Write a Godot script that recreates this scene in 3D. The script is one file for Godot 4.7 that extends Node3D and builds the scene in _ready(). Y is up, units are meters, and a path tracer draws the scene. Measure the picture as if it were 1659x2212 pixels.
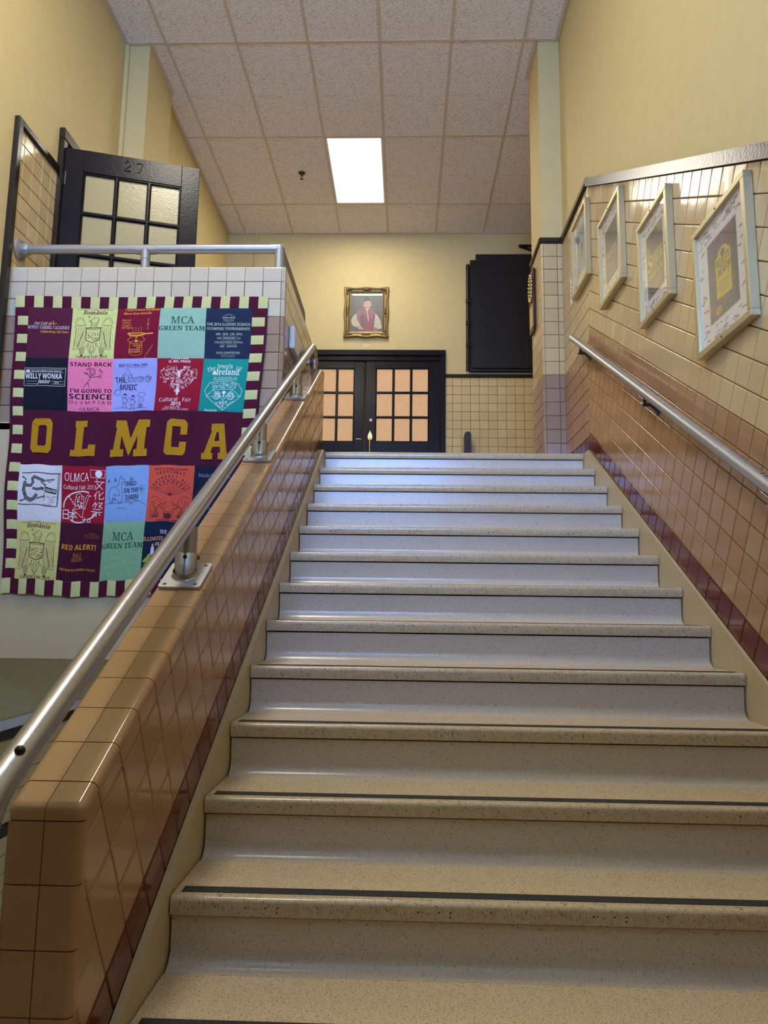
extends Node3D
# A school stairwell seen from half way up: terrazzo flight, glazed tile walls, balcony with a patchwork quilt, landing with double doors.
# Origin: nosing of the top step at its left end. x right, y up, -z away up the stairs.

const RISE := 0.163464
const GOING := 0.275772
const TH := 0.535072            # slope of the flight
const P := 0.1107               # tile pitch
const CEIL := 3.689
const XR := 1.822               # right wall
const XL := -1.87               # left wall
const ZF := -3.671              # far wall
const ZQ := 0.83                # front of the balcony wall
const ZB := 8.3                 # wall behind the camera

var M := {}
var rng := RandomNumberGenerator.new()
var shared := {}

# ------------------------------------------------------------------ mesh builder
class MB:
	var v := PackedVector3Array()
	var n := PackedVector3Array()
	var t := PackedVector2Array()
	func tri(a: Vector3, b: Vector3, c: Vector3, na: Vector3, nb: Vector3, nc: Vector3, ua := Vector2.ZERO, ub := Vector2.ZERO, uc := Vector2.ZERO) -> void:
		if (c - a).cross(b - a).dot(na + nb + nc) >= 0.0:
			v.append_array([a, b, c]); n.append_array([na, nb, nc]); t.append_array([ua, ub, uc])
		else:
			v.append_array([a, c, b]); n.append_array([na, nc, nb]); t.append_array([ua, uc, ub])
	func quad(a: Vector3, b: Vector3, c: Vector3, d: Vector3, na: Vector3, nb: Vector3, nc: Vector3, nd: Vector3) -> void:
		tri(a, b, c, na, nb, nc); tri(a, c, d, na, nc, nd)
	func quad_uv(p: Array, nn: Array, u: Array) -> void:
		tri(p[0], p[1], p[2], nn[0], nn[1], nn[2], u[0], u[1], u[2]); tri(p[0], p[2], p[3], nn[0], nn[2], nn[3], u[0], u[2], u[3])
	func face(p: Array, out: Vector3) -> void:
		var nn: Vector3 = (p[1] - p[0]).cross(p[2] - p[0]).normalized()
		if nn.length() < 0.5 and p.size() > 3:
			nn = (p[2] - p[0]).cross(p[3] - p[0]).normalized()
		if nn.dot(out) < 0.0: nn = -nn
		for k in range(1, p.size() - 1): tri(p[0], p[k], p[k + 1], nn, nn, nn)
	func box(c: Vector3, s: Vector3, ch := 0.0, b := Basis.IDENTITY) -> MB:
		var h := s * 0.5
		ch = minf(ch, minf(h.x, minf(h.y, h.z)) * 0.9)
		var hs := [h.x, h.y, h.z]
		for ax in 3:
			var b1 := (ax + 1) % 3
			var b2 := (ax + 2) % 3
			for sg: float in [-1.0, 1.0]:
				var p := []
				for q in [[-1.0, -1.0], [1.0, -1.0], [1.0, 1.0], [-1.0, 1.0]]:
					var w := Vector3.ZERO
					w[ax] = sg * hs[ax]; w[b1] = q[0] * (hs[b1] - ch); w[b2] = q[1] * (hs[b2] - ch)
					p.append(c + b * w)
				var o := Vector3.ZERO
				o[ax] = sg
				face(p, b * o)
			if ch > 0.0:
				for s1: float in [-1.0, 1.0]:
					for s2: float in [-1.0, 1.0]:
						var p := []
						for e in [[-1.0, 0], [1.0, 0], [1.0, 1], [-1.0, 1]]:
							var w := Vector3.ZERO
							w[ax] = e[0] * (hs[ax] - ch)
							w[b1] = s1 * (hs[b1] - (0.0 if e[1] == 0 else ch)); w[b2] = s2 * (hs[b2] - (ch if e[1] == 0 else 0.0))
							p.append(c + b * w)
						var o := Vector3.ZERO
						o[b1] = s1; o[b2] = s2
						face(p, b * o)
		if ch > 0.0:
			for sx: float in [-1.0, 1.0]:
				for sy: float in [-1.0, 1.0]:
					for sz: float in [-1.0, 1.0]:
						face([c + b * Vector3(sx * h.x, sy * (h.y - ch), sz * (h.z - ch)), c + b * Vector3(sx * (h.x - ch), sy * h.y, sz * (h.z - ch)), c + b * Vector3(sx * (h.x - ch), sy * (h.y - ch), sz * h.z)], b * Vector3(sx, sy, sz))
		return self
	# closed profile in a plane (origin o, axes p, q), pushed along a from l0 to l1
	func extrude(prof: PackedVector2Array, o: Vector3, p: Vector3, q: Vector3, a: Vector3, l0: float, l1: float, smooth := 40.0) -> MB:
		var m := prof.size()
		var area := 0.0
		for i in m: area += prof[i].cross(prof[(i + 1) % m])
		var sg := 1.0 if area > 0.0 else -1.0
		var en := []
		for i in m:
			var e := (prof[(i + 1) % m] - prof[i]).normalized()
			en.append(Vector2(e.y, -e.x) * sg)
		var lim := cos(deg_to_rad(smooth))
		for i in m:
			var n0: Vector2 = en[i]
			var pv: Vector2 = en[(i + m - 1) % m]
			var nx: Vector2 = en[(i + 1) % m]
			var na := (n0 + pv).normalized() if n0.dot(pv) > lim else n0
			var nb := (n0 + nx).normalized() if n0.dot(nx) > lim else n0
			var A := o + p * prof[i].x + q * prof[i].y
			var B := o + p * prof[(i + 1) % m].x + q * prof[(i + 1) % m].y
			var NA := p * na.x + q * na.y
			var NB := p * nb.x + q * nb.y
			quad(A + a * l0, B + a * l0, B + a * l1, A + a * l1, NA, NB, NB, NA)
		var tr := Geometry2D.triangulate_polygon(prof)
		for k in range(0, tr.size(), 3):
			for l: float in [l0, l1]:
				var nn := a * (1.0 if l == l1 else -1.0) * (1.0 if l1 > l0 else -1.0)
				var w := []
				for j in 3: w.append(o + p * prof[tr[k + j]].x + q * prof[tr[k + j]].y + a * l)
				tri(w[0], w[1], w[2], nn, nn, nn)
		return self
	func tube(path: Array, r: float, sides := 16, caps := true) -> MB:
		var up := Vector3.UP
		var d0: Vector3 = (path[1] - path[0]).normalized()
		if absf(d0.dot(up)) > 0.9: up = Vector3.RIGHT
		var rings := []
		var nrm := []
		for i in path.size():
			var d: Vector3
			if i == 0: d = path[1] - path[0]
			elif i == path.size() - 1: d = path[i] - path[i - 1]
			else: d = (path[i + 1] - path[i]).normalized() + (path[i] - path[i - 1]).normalized()
			d = d.normalized()
			var x := (up - d * up.dot(d)).normalized()
			up = x
			var y := d.cross(x)
			var rg := []
			var ng := []
			for k in sides:
				var an := TAU * k / sides
				var q := x * cos(an) + y * sin(an)
				ng.append(q); rg.append(path[i] + q * r)
			rings.append(rg); nrm.append(ng)
		for i in path.size() - 1:
			for k in sides:
				var l := (k + 1) % sides
				quad(rings[i][k], rings[i][l], rings[i + 1][l], rings[i + 1][k], nrm[i][k], nrm[i][l], nrm[i + 1][l], nrm[i + 1][k])
		if caps:
			face(rings[0], path[0] - path[1]); face(rings[-1], path[-1] - path[-2])
		return self
	# profile of (radius, height) turned round axis ay
	func lathe(prof: Array, o: Vector3, ay: Vector3, sides := 20) -> MB:
		var ax := ay.cross(Vector3.RIGHT if absf(ay.x) < 0.8 else Vector3.UP).normalized()
		var az := ax.cross(ay)
		for i in prof.size() - 1:
			var e: Vector2 = (prof[i + 1] - prof[i]).normalized()
			var ns := []
			for j in [i - 1, i + 1]:
				var en := Vector2(e.y, -e.x)
				if j >= 0 and j < prof.size() - 1:
					var f: Vector2 = (prof[j + 1] - prof[j]).normalized()
					var fn := Vector2(f.y, -f.x)
					if fn.dot(en) > 0.75: en = (en + fn).normalized()
				ns.append(en)
			for k in sides:
				var c := []
				for an: float in [TAU * k / sides, TAU * (k + 1) / sides]: c.append(ax * cos(an) + az * sin(an))
				var p := []
				var nn := []
				for q in [[i, 0], [i, 1], [i + 1, 1], [i + 1, 0]]:
					var pr: Vector2 = prof[q[0]]
					var nv: Vector2 = ns[q[0] - i]
					p.append(o + c[q[1]] * pr.x + ay * pr.y); nn.append(c[q[1]] * nv.x + ay * nv.y)
				quad(p[0], p[1], p[2], p[3], nn[0], nn[1], nn[2], nn[3])
		return self
	func ball(c: Vector3, r: Vector3, seg := 8) -> MB:
		for i in seg:
			for k in seg * 2:
				var q := []
				var nn := []
				for e in [[i, k], [i, k + 1], [i + 1, k + 1], [i + 1, k]]:
					var a: float = PI * e[0] / seg
					var b: float = PI * e[1] / seg
					var d := Vector3(sin(a) * cos(b), cos(a), sin(a) * sin(b))
					q.append(c + d * r); nn.append((d / r).normalized())
				quad(q[0], q[1], q[2], q[3], nn[0], nn[1], nn[2], nn[3])
		return self
	func add(o: MB, x: Transform3D) -> void:
		for i in o.v.size():
			v.append(x * o.v[i]); n.append(x.basis * o.n[i]); t.append(o.t[i])
	func mesh() -> ArrayMesh:
		var a := []
		a.resize(Mesh.ARRAY_MAX)
		a[Mesh.ARRAY_VERTEX] = v; a[Mesh.ARRAY_NORMAL] = n; a[Mesh.ARRAY_TEX_UV] = t
		var m := ArrayMesh.new()
		m.add_surface_from_arrays(Mesh.PRIMITIVE_TRIANGLES, a)
		return m

# ------------------------------------------------------------------ picture drawing (flat prints and grain)
class Canvas:
	var w: int
	var h: int
	var b := PackedByteArray()
	var ox := 0.0
	var oy := 0.0
	var cx0 := 0
	var cy0 := 0
	var cx1 := 0
	var cy1 := 0
	var fonts := {}
	var glyphs := {}
	func _init(W: int, H: int, c: Color) -> void:
		w = W; h = H
		var im := Image.create_empty(W, H, false, Image.FORMAT_RGBA8)
		im.fill(c)
		b = im.get_data()
		clip(0, 0, W, H)
	func clip(x: int, y: int, ww: int, hh: int) -> void:
		ox = x; oy = y
		cx0 = x; cy0 = y; cx1 = mini(x + ww, w); cy1 = mini(y + hh, h)
	func px(x: int, y: int, c: Color, a := 1.0) -> void:
		if x < cx0 or y < cy0 or x >= cx1 or y >= cy1: return
		var i := (y * w + x) * 4
		if a >= 0.99:
			b[i] = int(c.r * 255); b[i + 1] = int(c.g * 255); b[i + 2] = int(c.b * 255)
		else:
			b[i] = int(lerpf(b[i], c.r * 255, a)); b[i + 1] = int(lerpf(b[i + 1], c.g * 255, a)); b[i + 2] = int(lerpf(b[i + 2], c.b * 255, a))
	func rect(x: float, y: float, ww: float, hh: float, c: Color) -> void:
		for yy in range(int(oy + y), int(oy + y + hh)):
			for xx in range(int(ox + x), int(ox + x + ww)): px(xx, yy, c)
	func seg(p: Vector2, q: Vector2, wd: float, c: Color) -> void:
		p += Vector2(ox, oy); q += Vector2(ox, oy)
		var r := wd * 0.5
		var d := q - p
		var l2 := maxf(d.length_squared(), 1e-6)
		for yy in range(int(minf(p.y, q.y) - r - 1), int(maxf(p.y, q.y) + r + 2)):
			for xx in range(int(minf(p.x, q.x) - r - 1), int(maxf(p.x, q.x) + r + 2)):
				var e := Vector2(xx + 0.5, yy + 0.5) - p
				var u := clampf(e.dot(d) / l2, 0.0, 1.0)
				var a := clampf(r + 0.5 - (e - d * u).length(), 0.0, 1.0)
				if a > 0.02: px(xx, yy, c, a)
	func line(pts: Array, wd: float, c: Color, k := Vector2.ONE, o := Vector2.ZERO) -> void:
		for i in range(0, pts.size() - 2, 2):
			seg(Vector2(pts[i], pts[i + 1]) * k + o, Vector2(pts[i + 2], pts[i + 3]) * k + o, wd, c)
	func arc(c: Vector2, r: Vector2, a0: float, a1: float, wd: float, col: Color) -> void:
		var m := 20
		for i in m:
			var s := deg_to_rad(lerpf(a0, a1, float(i) / m))
			var e := deg_to_rad(lerpf(a0, a1, float(i + 1) / m))
			seg(c + Vector2(cos(s), sin(s)) * r, c + Vector2(cos(e), sin(e)) * r, wd, col)
	func disc(c: Vector2, r: Vector2, col: Color, a := 1.0) -> void:
		for yy in range(int(oy + c.y - r.y), int(oy + c.y + r.y + 1)):
			for xx in range(int(ox + c.x - r.x), int(ox + c.x + r.x + 1)):
				var e := (Vector2(xx + 0.5, yy + 0.5) - c - Vector2(ox, oy)) / r
				if e.length() <= 1.0: px(xx, yy, col, a)
	func tri(p: Vector2, q: Vector2, s: Vector2, c: Color, a := 1.0) -> void:
		var den := (q - p).cross(s - p)
		if absf(den) < 1e-9: return
		for yy in range(maxi(cy0, int(minf(p.y, minf(q.y, s.y)))), mini(cy1, int(maxf(p.y, maxf(q.y, s.y))) + 1)):
			for xx in range(maxi(cx0, int(minf(p.x, minf(q.x, s.x)))), mini(cx1, int(maxf(p.x, maxf(q.x, s.x))) + 1)):
				var e := Vector2(xx + 0.5, yy + 0.5)
				var f := (q - p).cross(e - p) / den
				var g := (e - p).cross(s - p) / den
				if f >= -0.01 and g >= -0.01 and f + g <= 1.01: px(xx, yy, c, a)
	func poly(pts: Array, c: Color, k := Vector2.ONE, o := Vector2.ZERO, a := 1.0) -> void:
		var pp := PackedVector2Array()
		for i in range(0, pts.size(), 2): pp.append(Vector2(pts[i], pts[i + 1]) * k + o + Vector2(ox, oy))
		var tr := Geometry2D.triangulate_polygon(pp)
		for i in range(0, tr.size(), 3): tri(pp[tr[i]], pp[tr[i + 1]], pp[tr[i + 2]], c, a)
	# fit: width in pixels that the words are stretched to (0: natural); al: 0 left, 0.5 middle, 1 right
	func text(s: String, x: float, y: float, em: float, c: Color, font := "Droid Sans", bold := false, al := 0.5, fit := 0.0, shear := 0.0, turn := 0.0) -> void:
		var key := font + str(bold) + s
		if not glyphs.has(key):
			var tm := TextMesh.new()
			var f := SystemFont.new()
			f.font_names = PackedStringArray([font]); f.font_weight = 700 if bold else 400
			tm.font = f; tm.font_size = 64; tm.pixel_size = 1.0 / 64; tm.depth = 0.0; tm.curve_step = 3.0; tm.text = s
			tm.horizontal_alignment = HORIZONTAL_ALIGNMENT_LEFT; tm.vertical_alignment = VERTICAL_ALIGNMENT_BOTTOM
			glyphs[key] = [tm.get_mesh_arrays(), tm.get_aabb()]
		var ar: Array = glyphs[key][0]
		var bb: AABB = glyphs[key][1]
		var sx := em if fit <= 0.0 else fit / maxf(bb.size.x, 0.01)
		var vs: PackedVector3Array = ar[0]
		var ix: PackedInt32Array = ar[12]
		var base := 0.2422
		var pp := []
		for q in vs:
			var e := Vector2((q.x - bb.position.x - bb.size.x * al) * sx + (q.y - base) * em * shear, -(q.y - base) * em).rotated(turn)
			pp.append(e + Vector2(x + ox, y + oy))
		for i in range(0, ix.size(), 3): tri(pp[ix[i]], pp[ix[i + 1]], pp[ix[i + 2]], c)
	func image() -> Image:
		return Image.create_from_data(w, h, false, Image.FORMAT_RGBA8, b)
	func texture() -> ImageTexture:
		return ImageTexture.create_from_image(image())

# ------------------------------------------------------------------ nodes
func tag(o: Node3D, label: String, category := "", group := "", kind := "") -> void:
	o.set_meta("label", label)
	if category: o.set_meta("category", category)
	if group: o.set_meta("group", group)
	if kind: o.set_meta("kind", kind)

func thing(called: String, label: String, category: String, group := "", kind := "", at := Vector3.ZERO) -> Node3D:
	var o := Node3D.new()
	o.name = numbered(called); o.position = at
	add_child(o, true)
	tag(o, label, category, group, kind)
	return o

var used := {}
func numbered(called: String) -> String:
	var k: int = used.get(called, -1) + 1
	used[called] = k
	return called if k == 0 else "%s_%03d" % [called, k]

func put(called: String, mb, mat: Material, parent: Node3D, x := Transform3D.IDENTITY) -> MeshInstance3D:
	var o := MeshInstance3D.new()
	var key := "%d/%s" % [parent.get_instance_id(), called]
	var k: int = used.get(key, -1) + 1
	used[key] = k
	o.name = called if k == 0 else "%s_%03d" % [called, k]
	o.mesh = mb.mesh() if mb is MB else mb
	o.material_override = mat
	o.transform = x
	parent.add_child(o, true)
	return o

func whole(called: String, mb, mat: Material, label: String, category: String, group := "", kind := "") -> MeshInstance3D:
	var o := MeshInstance3D.new()
	o.name = numbered(called)
	o.mesh = mb.mesh() if mb is MB else mb
	o.material_override = mat
	add_child(o, true)
	tag(o, label, category, group, kind)
	return o

# ------------------------------------------------------------------ materials
func srgb(r: int, g: int, b: int) -> Color:
	return Color(r / 255.0, g / 255.0, b / 255.0)

func noise_tex(freq: float, oct: int, size := 512, ramp: Array = [], normal := 0.0, sd := 1, type := FastNoiseLite.TYPE_SIMPLEX_SMOOTH) -> NoiseTexture2D:
	var f := FastNoiseLite.new()
	f.noise_type = type; f.frequency = freq; f.fractal_octaves = oct; f.seed = sd
	var t := NoiseTexture2D.new()
	t.width = size; t.height = size; t.seamless = true; t.noise = f
	if normal > 0.0:
		t.as_normal_map = true; t.bump_strength = normal
	if ramp.size():
		var g := Gradient.new()
		g.offsets = PackedFloat32Array([0.0, 1.0]); g.colors = PackedColorArray(ramp)
		t.color_ramp = g
	return t

func mat(c: Color, rough: float, metal := 0.0, spec := 0.5) -> StandardMaterial3D:
	var m := StandardMaterial3D.new()
	m.albedo_color = c; m.roughness = rough; m.metallic = metal; m.metallic_specular = spec
	return m

func tri_map(m: StandardMaterial3D, metres: float, tex: Texture2D = null, nrm: Texture2D = null, ns := 1.0) -> StandardMaterial3D:
	m.uv1_triplanar = true; m.uv1_world_triplanar = true
	m.uv1_scale = Vector3.ONE / metres
	if tex: m.albedo_texture = tex
	if nrm:
		m.normal_enabled = true; m.normal_texture = nrm; m.normal_scale = ns
	return m

func flecks(size: int, base: Color, list: Array, sd: int) -> ImageTexture:
	# list of [count, smallest, largest (pixels), colour, spread of tone]
	var r := RandomNumberGenerator.new()
	r.seed = sd
	var cv := Canvas.new(size, size, base)
	for l in list:
		for i in l[0]:
			var c := Vector2(r.randf() * size, r.randf() * size)
			var s := r.randf_range(l[1], l[2])
			var rx := s * r.randf_range(0.5, 1.0)
			var an := r.randf() * PI
			var col: Color = l[3]
			var d := r.randf_range(-l[4], l[4])
			col = Color(clampf(col.r + d, 0, 1), clampf(col.g + d, 0, 1), clampf(col.b + d, 0, 1))
			var ca := cos(an)
			var sa := sin(an)
			for yy in range(int(c.y - s), int(c.y + s + 1)):
				for xx in range(int(c.x - s), int(c.x + s + 1)):
					var e := Vector2(xx, yy) - c
					var q := Vector2(e.x * ca + e.y * sa, -e.x * sa + e.y * ca)
					if absf(q.x) / s + absf(q.y) / rx < 1.0 or Vector2(q.x / s, q.y / rx).length() < 0.8:
						cv.px(posmod(xx, size), posmod(yy, size), col, l[5] if l.size() > 5 else 1.0)
	return cv.texture()

func ceiling_picture() -> Canvas:
	var r := RandomNumberGenerator.new()
	r.seed = 5
	var cv := Canvas.new(1024, 1024, srgb(238, 233, 224))
	for i in 2600:
		cv.disc(Vector2(r.randf() * 1024, r.randf() * 1024), Vector2.ONE * r.randf_range(0.8, 2.2), srgb(190, 176, 162))
	for i in 1500:
		var p := Vector2(r.randf() * 1024, r.randf() * 1024)
		var l := r.randf_range(5, 24)
		var pts := [p.x, p.y]
		var q := p
		for k in 3:
			q += Vector2(l / 3, r.randf_range(-2.5, 2.5))
			pts.append_array([q.x, q.y])
		cv.line(pts, r.randf_range(1.6, 3.6), srgb(120, 104, 88))
	return cv

func make_materials() -> void:
	var fine := noise_tex(0.05, 4, 512, [], 1.2, 3)
	var orange := noise_tex(0.02, 3, 512, [], 2.0, 4)
	var tone := noise_tex(0.008, 4, 512, [Color(0.97, 0.97, 0.97), Color(1, 1, 1)], 0.0, 6)
	M.paint = tri_map(mat(srgb(221, 201, 142), 0.7), 0.5, tone, fine, 0.12)
	M.plaster = tri_map(mat(srgb(206, 188, 148), 0.6), 0.5, tone, fine, 0.12)
	var wob := noise_tex(0.012, 2, 256, [], 1.2, 9)
	for e in [["cream", srgb(208, 184, 138)], ["tan", srgb(174, 136, 96)], ["red", srgb(104, 42, 30)], ["wheat", srgb(222, 198, 142)], ["pale", srgb(204, 194, 172)], ["tan_sheen", srgb(164, 138, 118)]]:  # last two: cream and tan with the window reflection mixed into the colour
		var l := []
		for k in 4:
			var c: Color = e[1]
			var d := [0.0, -0.018, 0.014, -0.007][k] as float
			var m := tri_map(mat(Color(c.r + d, c.g + d, c.b + d * 0.8), 0.11 + 0.02 * k), 0.35, null, wob, 0.22)
			l.append(m)
		M[e[0]] = l
	M.grout = mat(srgb(88, 70, 52), 0.9)
	M.trim = tri_map(mat(srgb(36, 29, 29), 0.25), 0.25, null, orange, 0.35)
	M.door = tri_map(mat(srgb(27, 23, 28), 0.24, 0.0, 0.3), 0.25, null, orange, 0.4)
	var terr := flecks(1024, srgb(214, 194, 158), [
		[3600, 1.5, 5.0, srgb(228, 212, 180), 0.05], [5200, 1.2, 4.4, srgb(178, 150, 112), 0.06],
		[4200, 1.0, 3.8, srgb(138, 110, 78), 0.06], [900, 1.2, 3.6, srgb(96, 74, 52), 0.05], [260, 2.5, 6.0, srgb(150, 112, 80), 0.04]], 11)
	M.terrazzo = tri_map(mat(Color.WHITE, 0.22, 0.0, 0.55), 0.42, terr, fine, 0.06)
	var grey := flecks(1024, srgb(204, 192, 174), [
		[4600, 1.0, 3.8, srgb(220, 210, 194), 0.04], [5200, 1.0, 3.6, srgb(178, 160, 138), 0.05],
		[3000, 1.0, 3.2, srgb(140, 120, 100), 0.06], [320, 2.0, 5.6, srgb(122, 100, 80), 0.05], [70, 1.2, 3.0, srgb(50, 44, 38), 0.02]], 12)
	var worn := flecks(1024, srgb(204, 187, 156), [
		[2600, 1.5, 4.5, srgb(208, 190, 160), 0.05], [700, 6.0, 22.0, srgb(172, 150, 120), 0.04, 0.3], [3600, 1.2, 3.6, srgb(146, 122, 92), 0.05],
		[2400, 1.0, 4.0, srgb(108, 86, 62), 0.06], [520, 1.5, 4.2, srgb(64, 50, 38), 0.04], [90, 3.0, 9.0, srgb(34, 28, 26), 0.02, 0.8]], 17)
	M.nosing = tri_map(mat(Color.WHITE, 0.22), 0.42, worn, fine, 0.08)
	M.riser = tri_map(mat(Color.WHITE, 0.26, 0.0, 0.6), 0.42, grey, fine, 0.06)
	var stone := flecks(512, srgb(196, 178, 138), [[2400, 1.0, 3.0, srgb(180, 160, 122), 0.04], [900, 1.0, 2.6, srgb(156, 136, 102), 0.04], [700, 1.0, 3.0, srgb(212, 196, 158), 0.03]], 13)
	M.stone = tri_map(mat(Color.WHITE, 0.42), 0.3, stone, fine, 0.1)
	M.strip = tri_map(mat(srgb(38, 42, 42), 0.75), 0.1, null, noise_tex(0.2, 2, 256, [], 4.0, 8), 0.6)
	M.black_terrazzo = tri_map(mat(Color.WHITE, 0.3), 0.3, flecks(512, srgb(24, 24, 26), [[130, 1.5, 4.0, srgb(225, 225, 220), 0.02]], 14))
	var scratches := flecks(512, srgb(240, 240, 240), [[500, 1.0, 3.0, srgb(205, 205, 205), 0.05], [60, 2.0, 5.0, srgb(170, 170, 172), 0.05]], 15)
	M.steel = tri_map(mat(srgb(186, 186, 190), 0.3, 0.95), 0.2, scratches, noise_tex(0.03, 3, 256, [], 1.5, 16), 0.25)
	M.plate = tri_map(mat(srgb(190, 192, 196), 0.42, 0.8), 0.2, scratches)
	M.iron = mat(srgb(70, 70, 74), 0.35, 0.8)
	M.dark_backing = mat(srgb(30, 27, 25), 0.9)  # near-black for the backing that darkens the step gaps
	M.black = mat(srgb(14, 14, 16), 0.4)
	M.ceil = ceiling_material()
	M.tee = mat(srgb(206, 192, 166), 0.5)
	M.lens = mat(srgb(235, 240, 240), 0.4)
	M.lens.emission_enabled = true; M.lens.emission = srgb(226, 240, 255); M.lens.emission_energy_multiplier = 1.25
	M.tube = mat(srgb(240, 244, 250), 0.4)
	M.tube.emission_enabled = true; M.tube.emission = srgb(240, 248, 255); M.tube.emission_energy_multiplier = 4.0
	M.white_metal = mat(srgb(232, 232, 228), 0.4)
	M.frosted = mat(srgb(176, 160, 112), 0.22)
	M.frosted.normal_enabled = true; M.frosted.normal_texture = noise_tex(0.02, 3, 512, [], 6.0, 21)
	tri_map(M.frosted, 0.16, null, M.frosted.normal_texture, 0.3)
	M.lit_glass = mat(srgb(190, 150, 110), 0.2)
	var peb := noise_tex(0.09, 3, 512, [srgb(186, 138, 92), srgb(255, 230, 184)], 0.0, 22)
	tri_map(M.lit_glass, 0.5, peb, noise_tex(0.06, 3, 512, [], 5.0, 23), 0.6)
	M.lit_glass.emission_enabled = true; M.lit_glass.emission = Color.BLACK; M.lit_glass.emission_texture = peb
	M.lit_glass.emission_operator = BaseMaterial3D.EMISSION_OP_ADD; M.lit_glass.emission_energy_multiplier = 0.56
	M.brass = mat(srgb(226, 204, 150), 0.25, 0.9)
	M.champagne = tri_map(mat(srgb(206, 192, 150), 0.38, 0.6), 0.2, null, noise_tex(0.02, 3, 256, [], 1.0, 24), 0.3)
	M.gilt = tri_map(mat(srgb(168, 150, 108), 0.42, 0.7), 0.1, noise_tex(0.03, 4, 256, [srgb(150, 140, 120), Color.WHITE], 0.0, 25), noise_tex(0.05, 3, 256, [], 3.0, 26), 0.5)
	M.bronze = tri_map(mat(srgb(38, 36, 38), 0.42, 0.3), 0.3, null, orange, 0.4)
	M.maroon_cloth = cloth(srgb(84, 26, 54))
	M.cream_cloth = cloth(srgb(222, 224, 158))
	M.gold_felt = cloth(srgb(206, 152, 36), 2.0)
	M.glass = mat(Color(1, 1, 1, 0.06), 0.02)
	M.glass.transparency = BaseMaterial3D.TRANSPARENCY_ALPHA
	M.paper = mat(srgb(240, 240, 236), 0.7)
	M.wood = tri_map(mat(srgb(46, 22, 24), 0.3), 0.3, null, orange, 0.2)
	M.daylight = mat(srgb(220, 232, 255), 0.3)
	M.daylight.emission_enabled = true; M.daylight.emission = srgb(196, 218, 255); M.daylight.emission_energy_multiplier = 2.2

func cloth(c: Color, k := 1.0) -> StandardMaterial3D:
	var m := mat(c, 0.9, 0.0, 0.25)
	m.rim_enabled = true; m.rim = 0.3; m.rim_tint = 0.6
	return tri_map(m, 0.12, noise_tex(0.06, 3, 256, [Color(0.86, 0.86, 0.86), Color.WHITE], 0.0, 30), noise_tex(0.12, 2, 256, [], 3.0 * k, 31), 0.4)

func ceiling_material() -> StandardMaterial3D:
	var cv := ceiling_picture()
	var m := mat(Color.WHITE, 0.95, 0.0, 0.2)
	var nm := cv.image()
	nm.bump_map_to_normal_map(3.0)
	return tri_map(m, 0.62, cv.texture(), ImageTexture.create_from_image(nm), 0.7)

# ------------------------------------------------------------------ tiles
func clip_half(poly: PackedVector2Array, a: Vector2, nrm: Vector2) -> PackedVector2Array:
	var out := PackedVector2Array()
	for i in poly.size():
		var p := poly[i]
		var q := poly[(i + 1) % poly.size()]
		var dp := (p - a).dot(nrm)
		var dq := (q - a).dot(nrm)
		if dp >= 0.0: out.append(p)
		if (dp > 0.0 and dq < 0.0) or (dp < 0.0 and dq > 0.0): out.append(p.lerp(q, dp / (dp - dq)))
	return out

func tile_mb(poly: PackedVector2Array, hgt := 0.006, bev := 0.0044) -> MB:
	var mb := MB.new()
	var m := poly.size()
	var ins := PackedVector2Array()
	var outs := []
	var lo := poly[0]
	var hi := poly[0]
	for p in poly:
		lo = lo.min(p); hi = hi.max(p)
	bev = minf(bev, minf(hi.x - lo.x, hi.y - lo.y) * 0.25)
	for i in m:
		var e0 := (poly[i] - poly[(i + m - 1) % m]).normalized()
		var e1 := (poly[(i + 1) % m] - poly[i]).normalized()
		var n0 := Vector2(-e0.y, e0.x)
		var n1 := Vector2(-e1.y, e1.x)
		ins.append(poly[i] + (n0 + n1) * (bev / maxf(0.35, 1.0 + n0.dot(n1))))
		outs.append(Vector2(e1.y, -e1.x))
	var N := Vector3(0, 0, 1)
	for i in m:
		var j := (i + 1) % m
		var o := Vector3(outs[i].x, outs[i].y, 0)
		var no := (o * 0.85 + N * 0.5).normalized()
		var a := Vector3(poly[i].x, poly[i].y, hgt - bev * 0.75)
		var b := Vector3(poly[j].x, poly[j].y, hgt - bev * 0.75)
		mb.quad(a, b, Vector3(ins[j].x, ins[j].y, hgt), Vector3(ins[i].x, ins[i].y, hgt), no, no, N, N)
		mb.quad(Vector3(a.x, a.y, 0), Vector3(b.x, b.y, 0), b, a, o, o, o, o)
	for k in range(1, m - 1):
		mb.tri(Vector3(ins[0].x, ins[0].y, hgt), Vector3(ins[k].x, ins[k].y, hgt), Vector3(ins[k + 1].x, ins[k + 1].y, hgt), N, N, N)
	return mb

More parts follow.
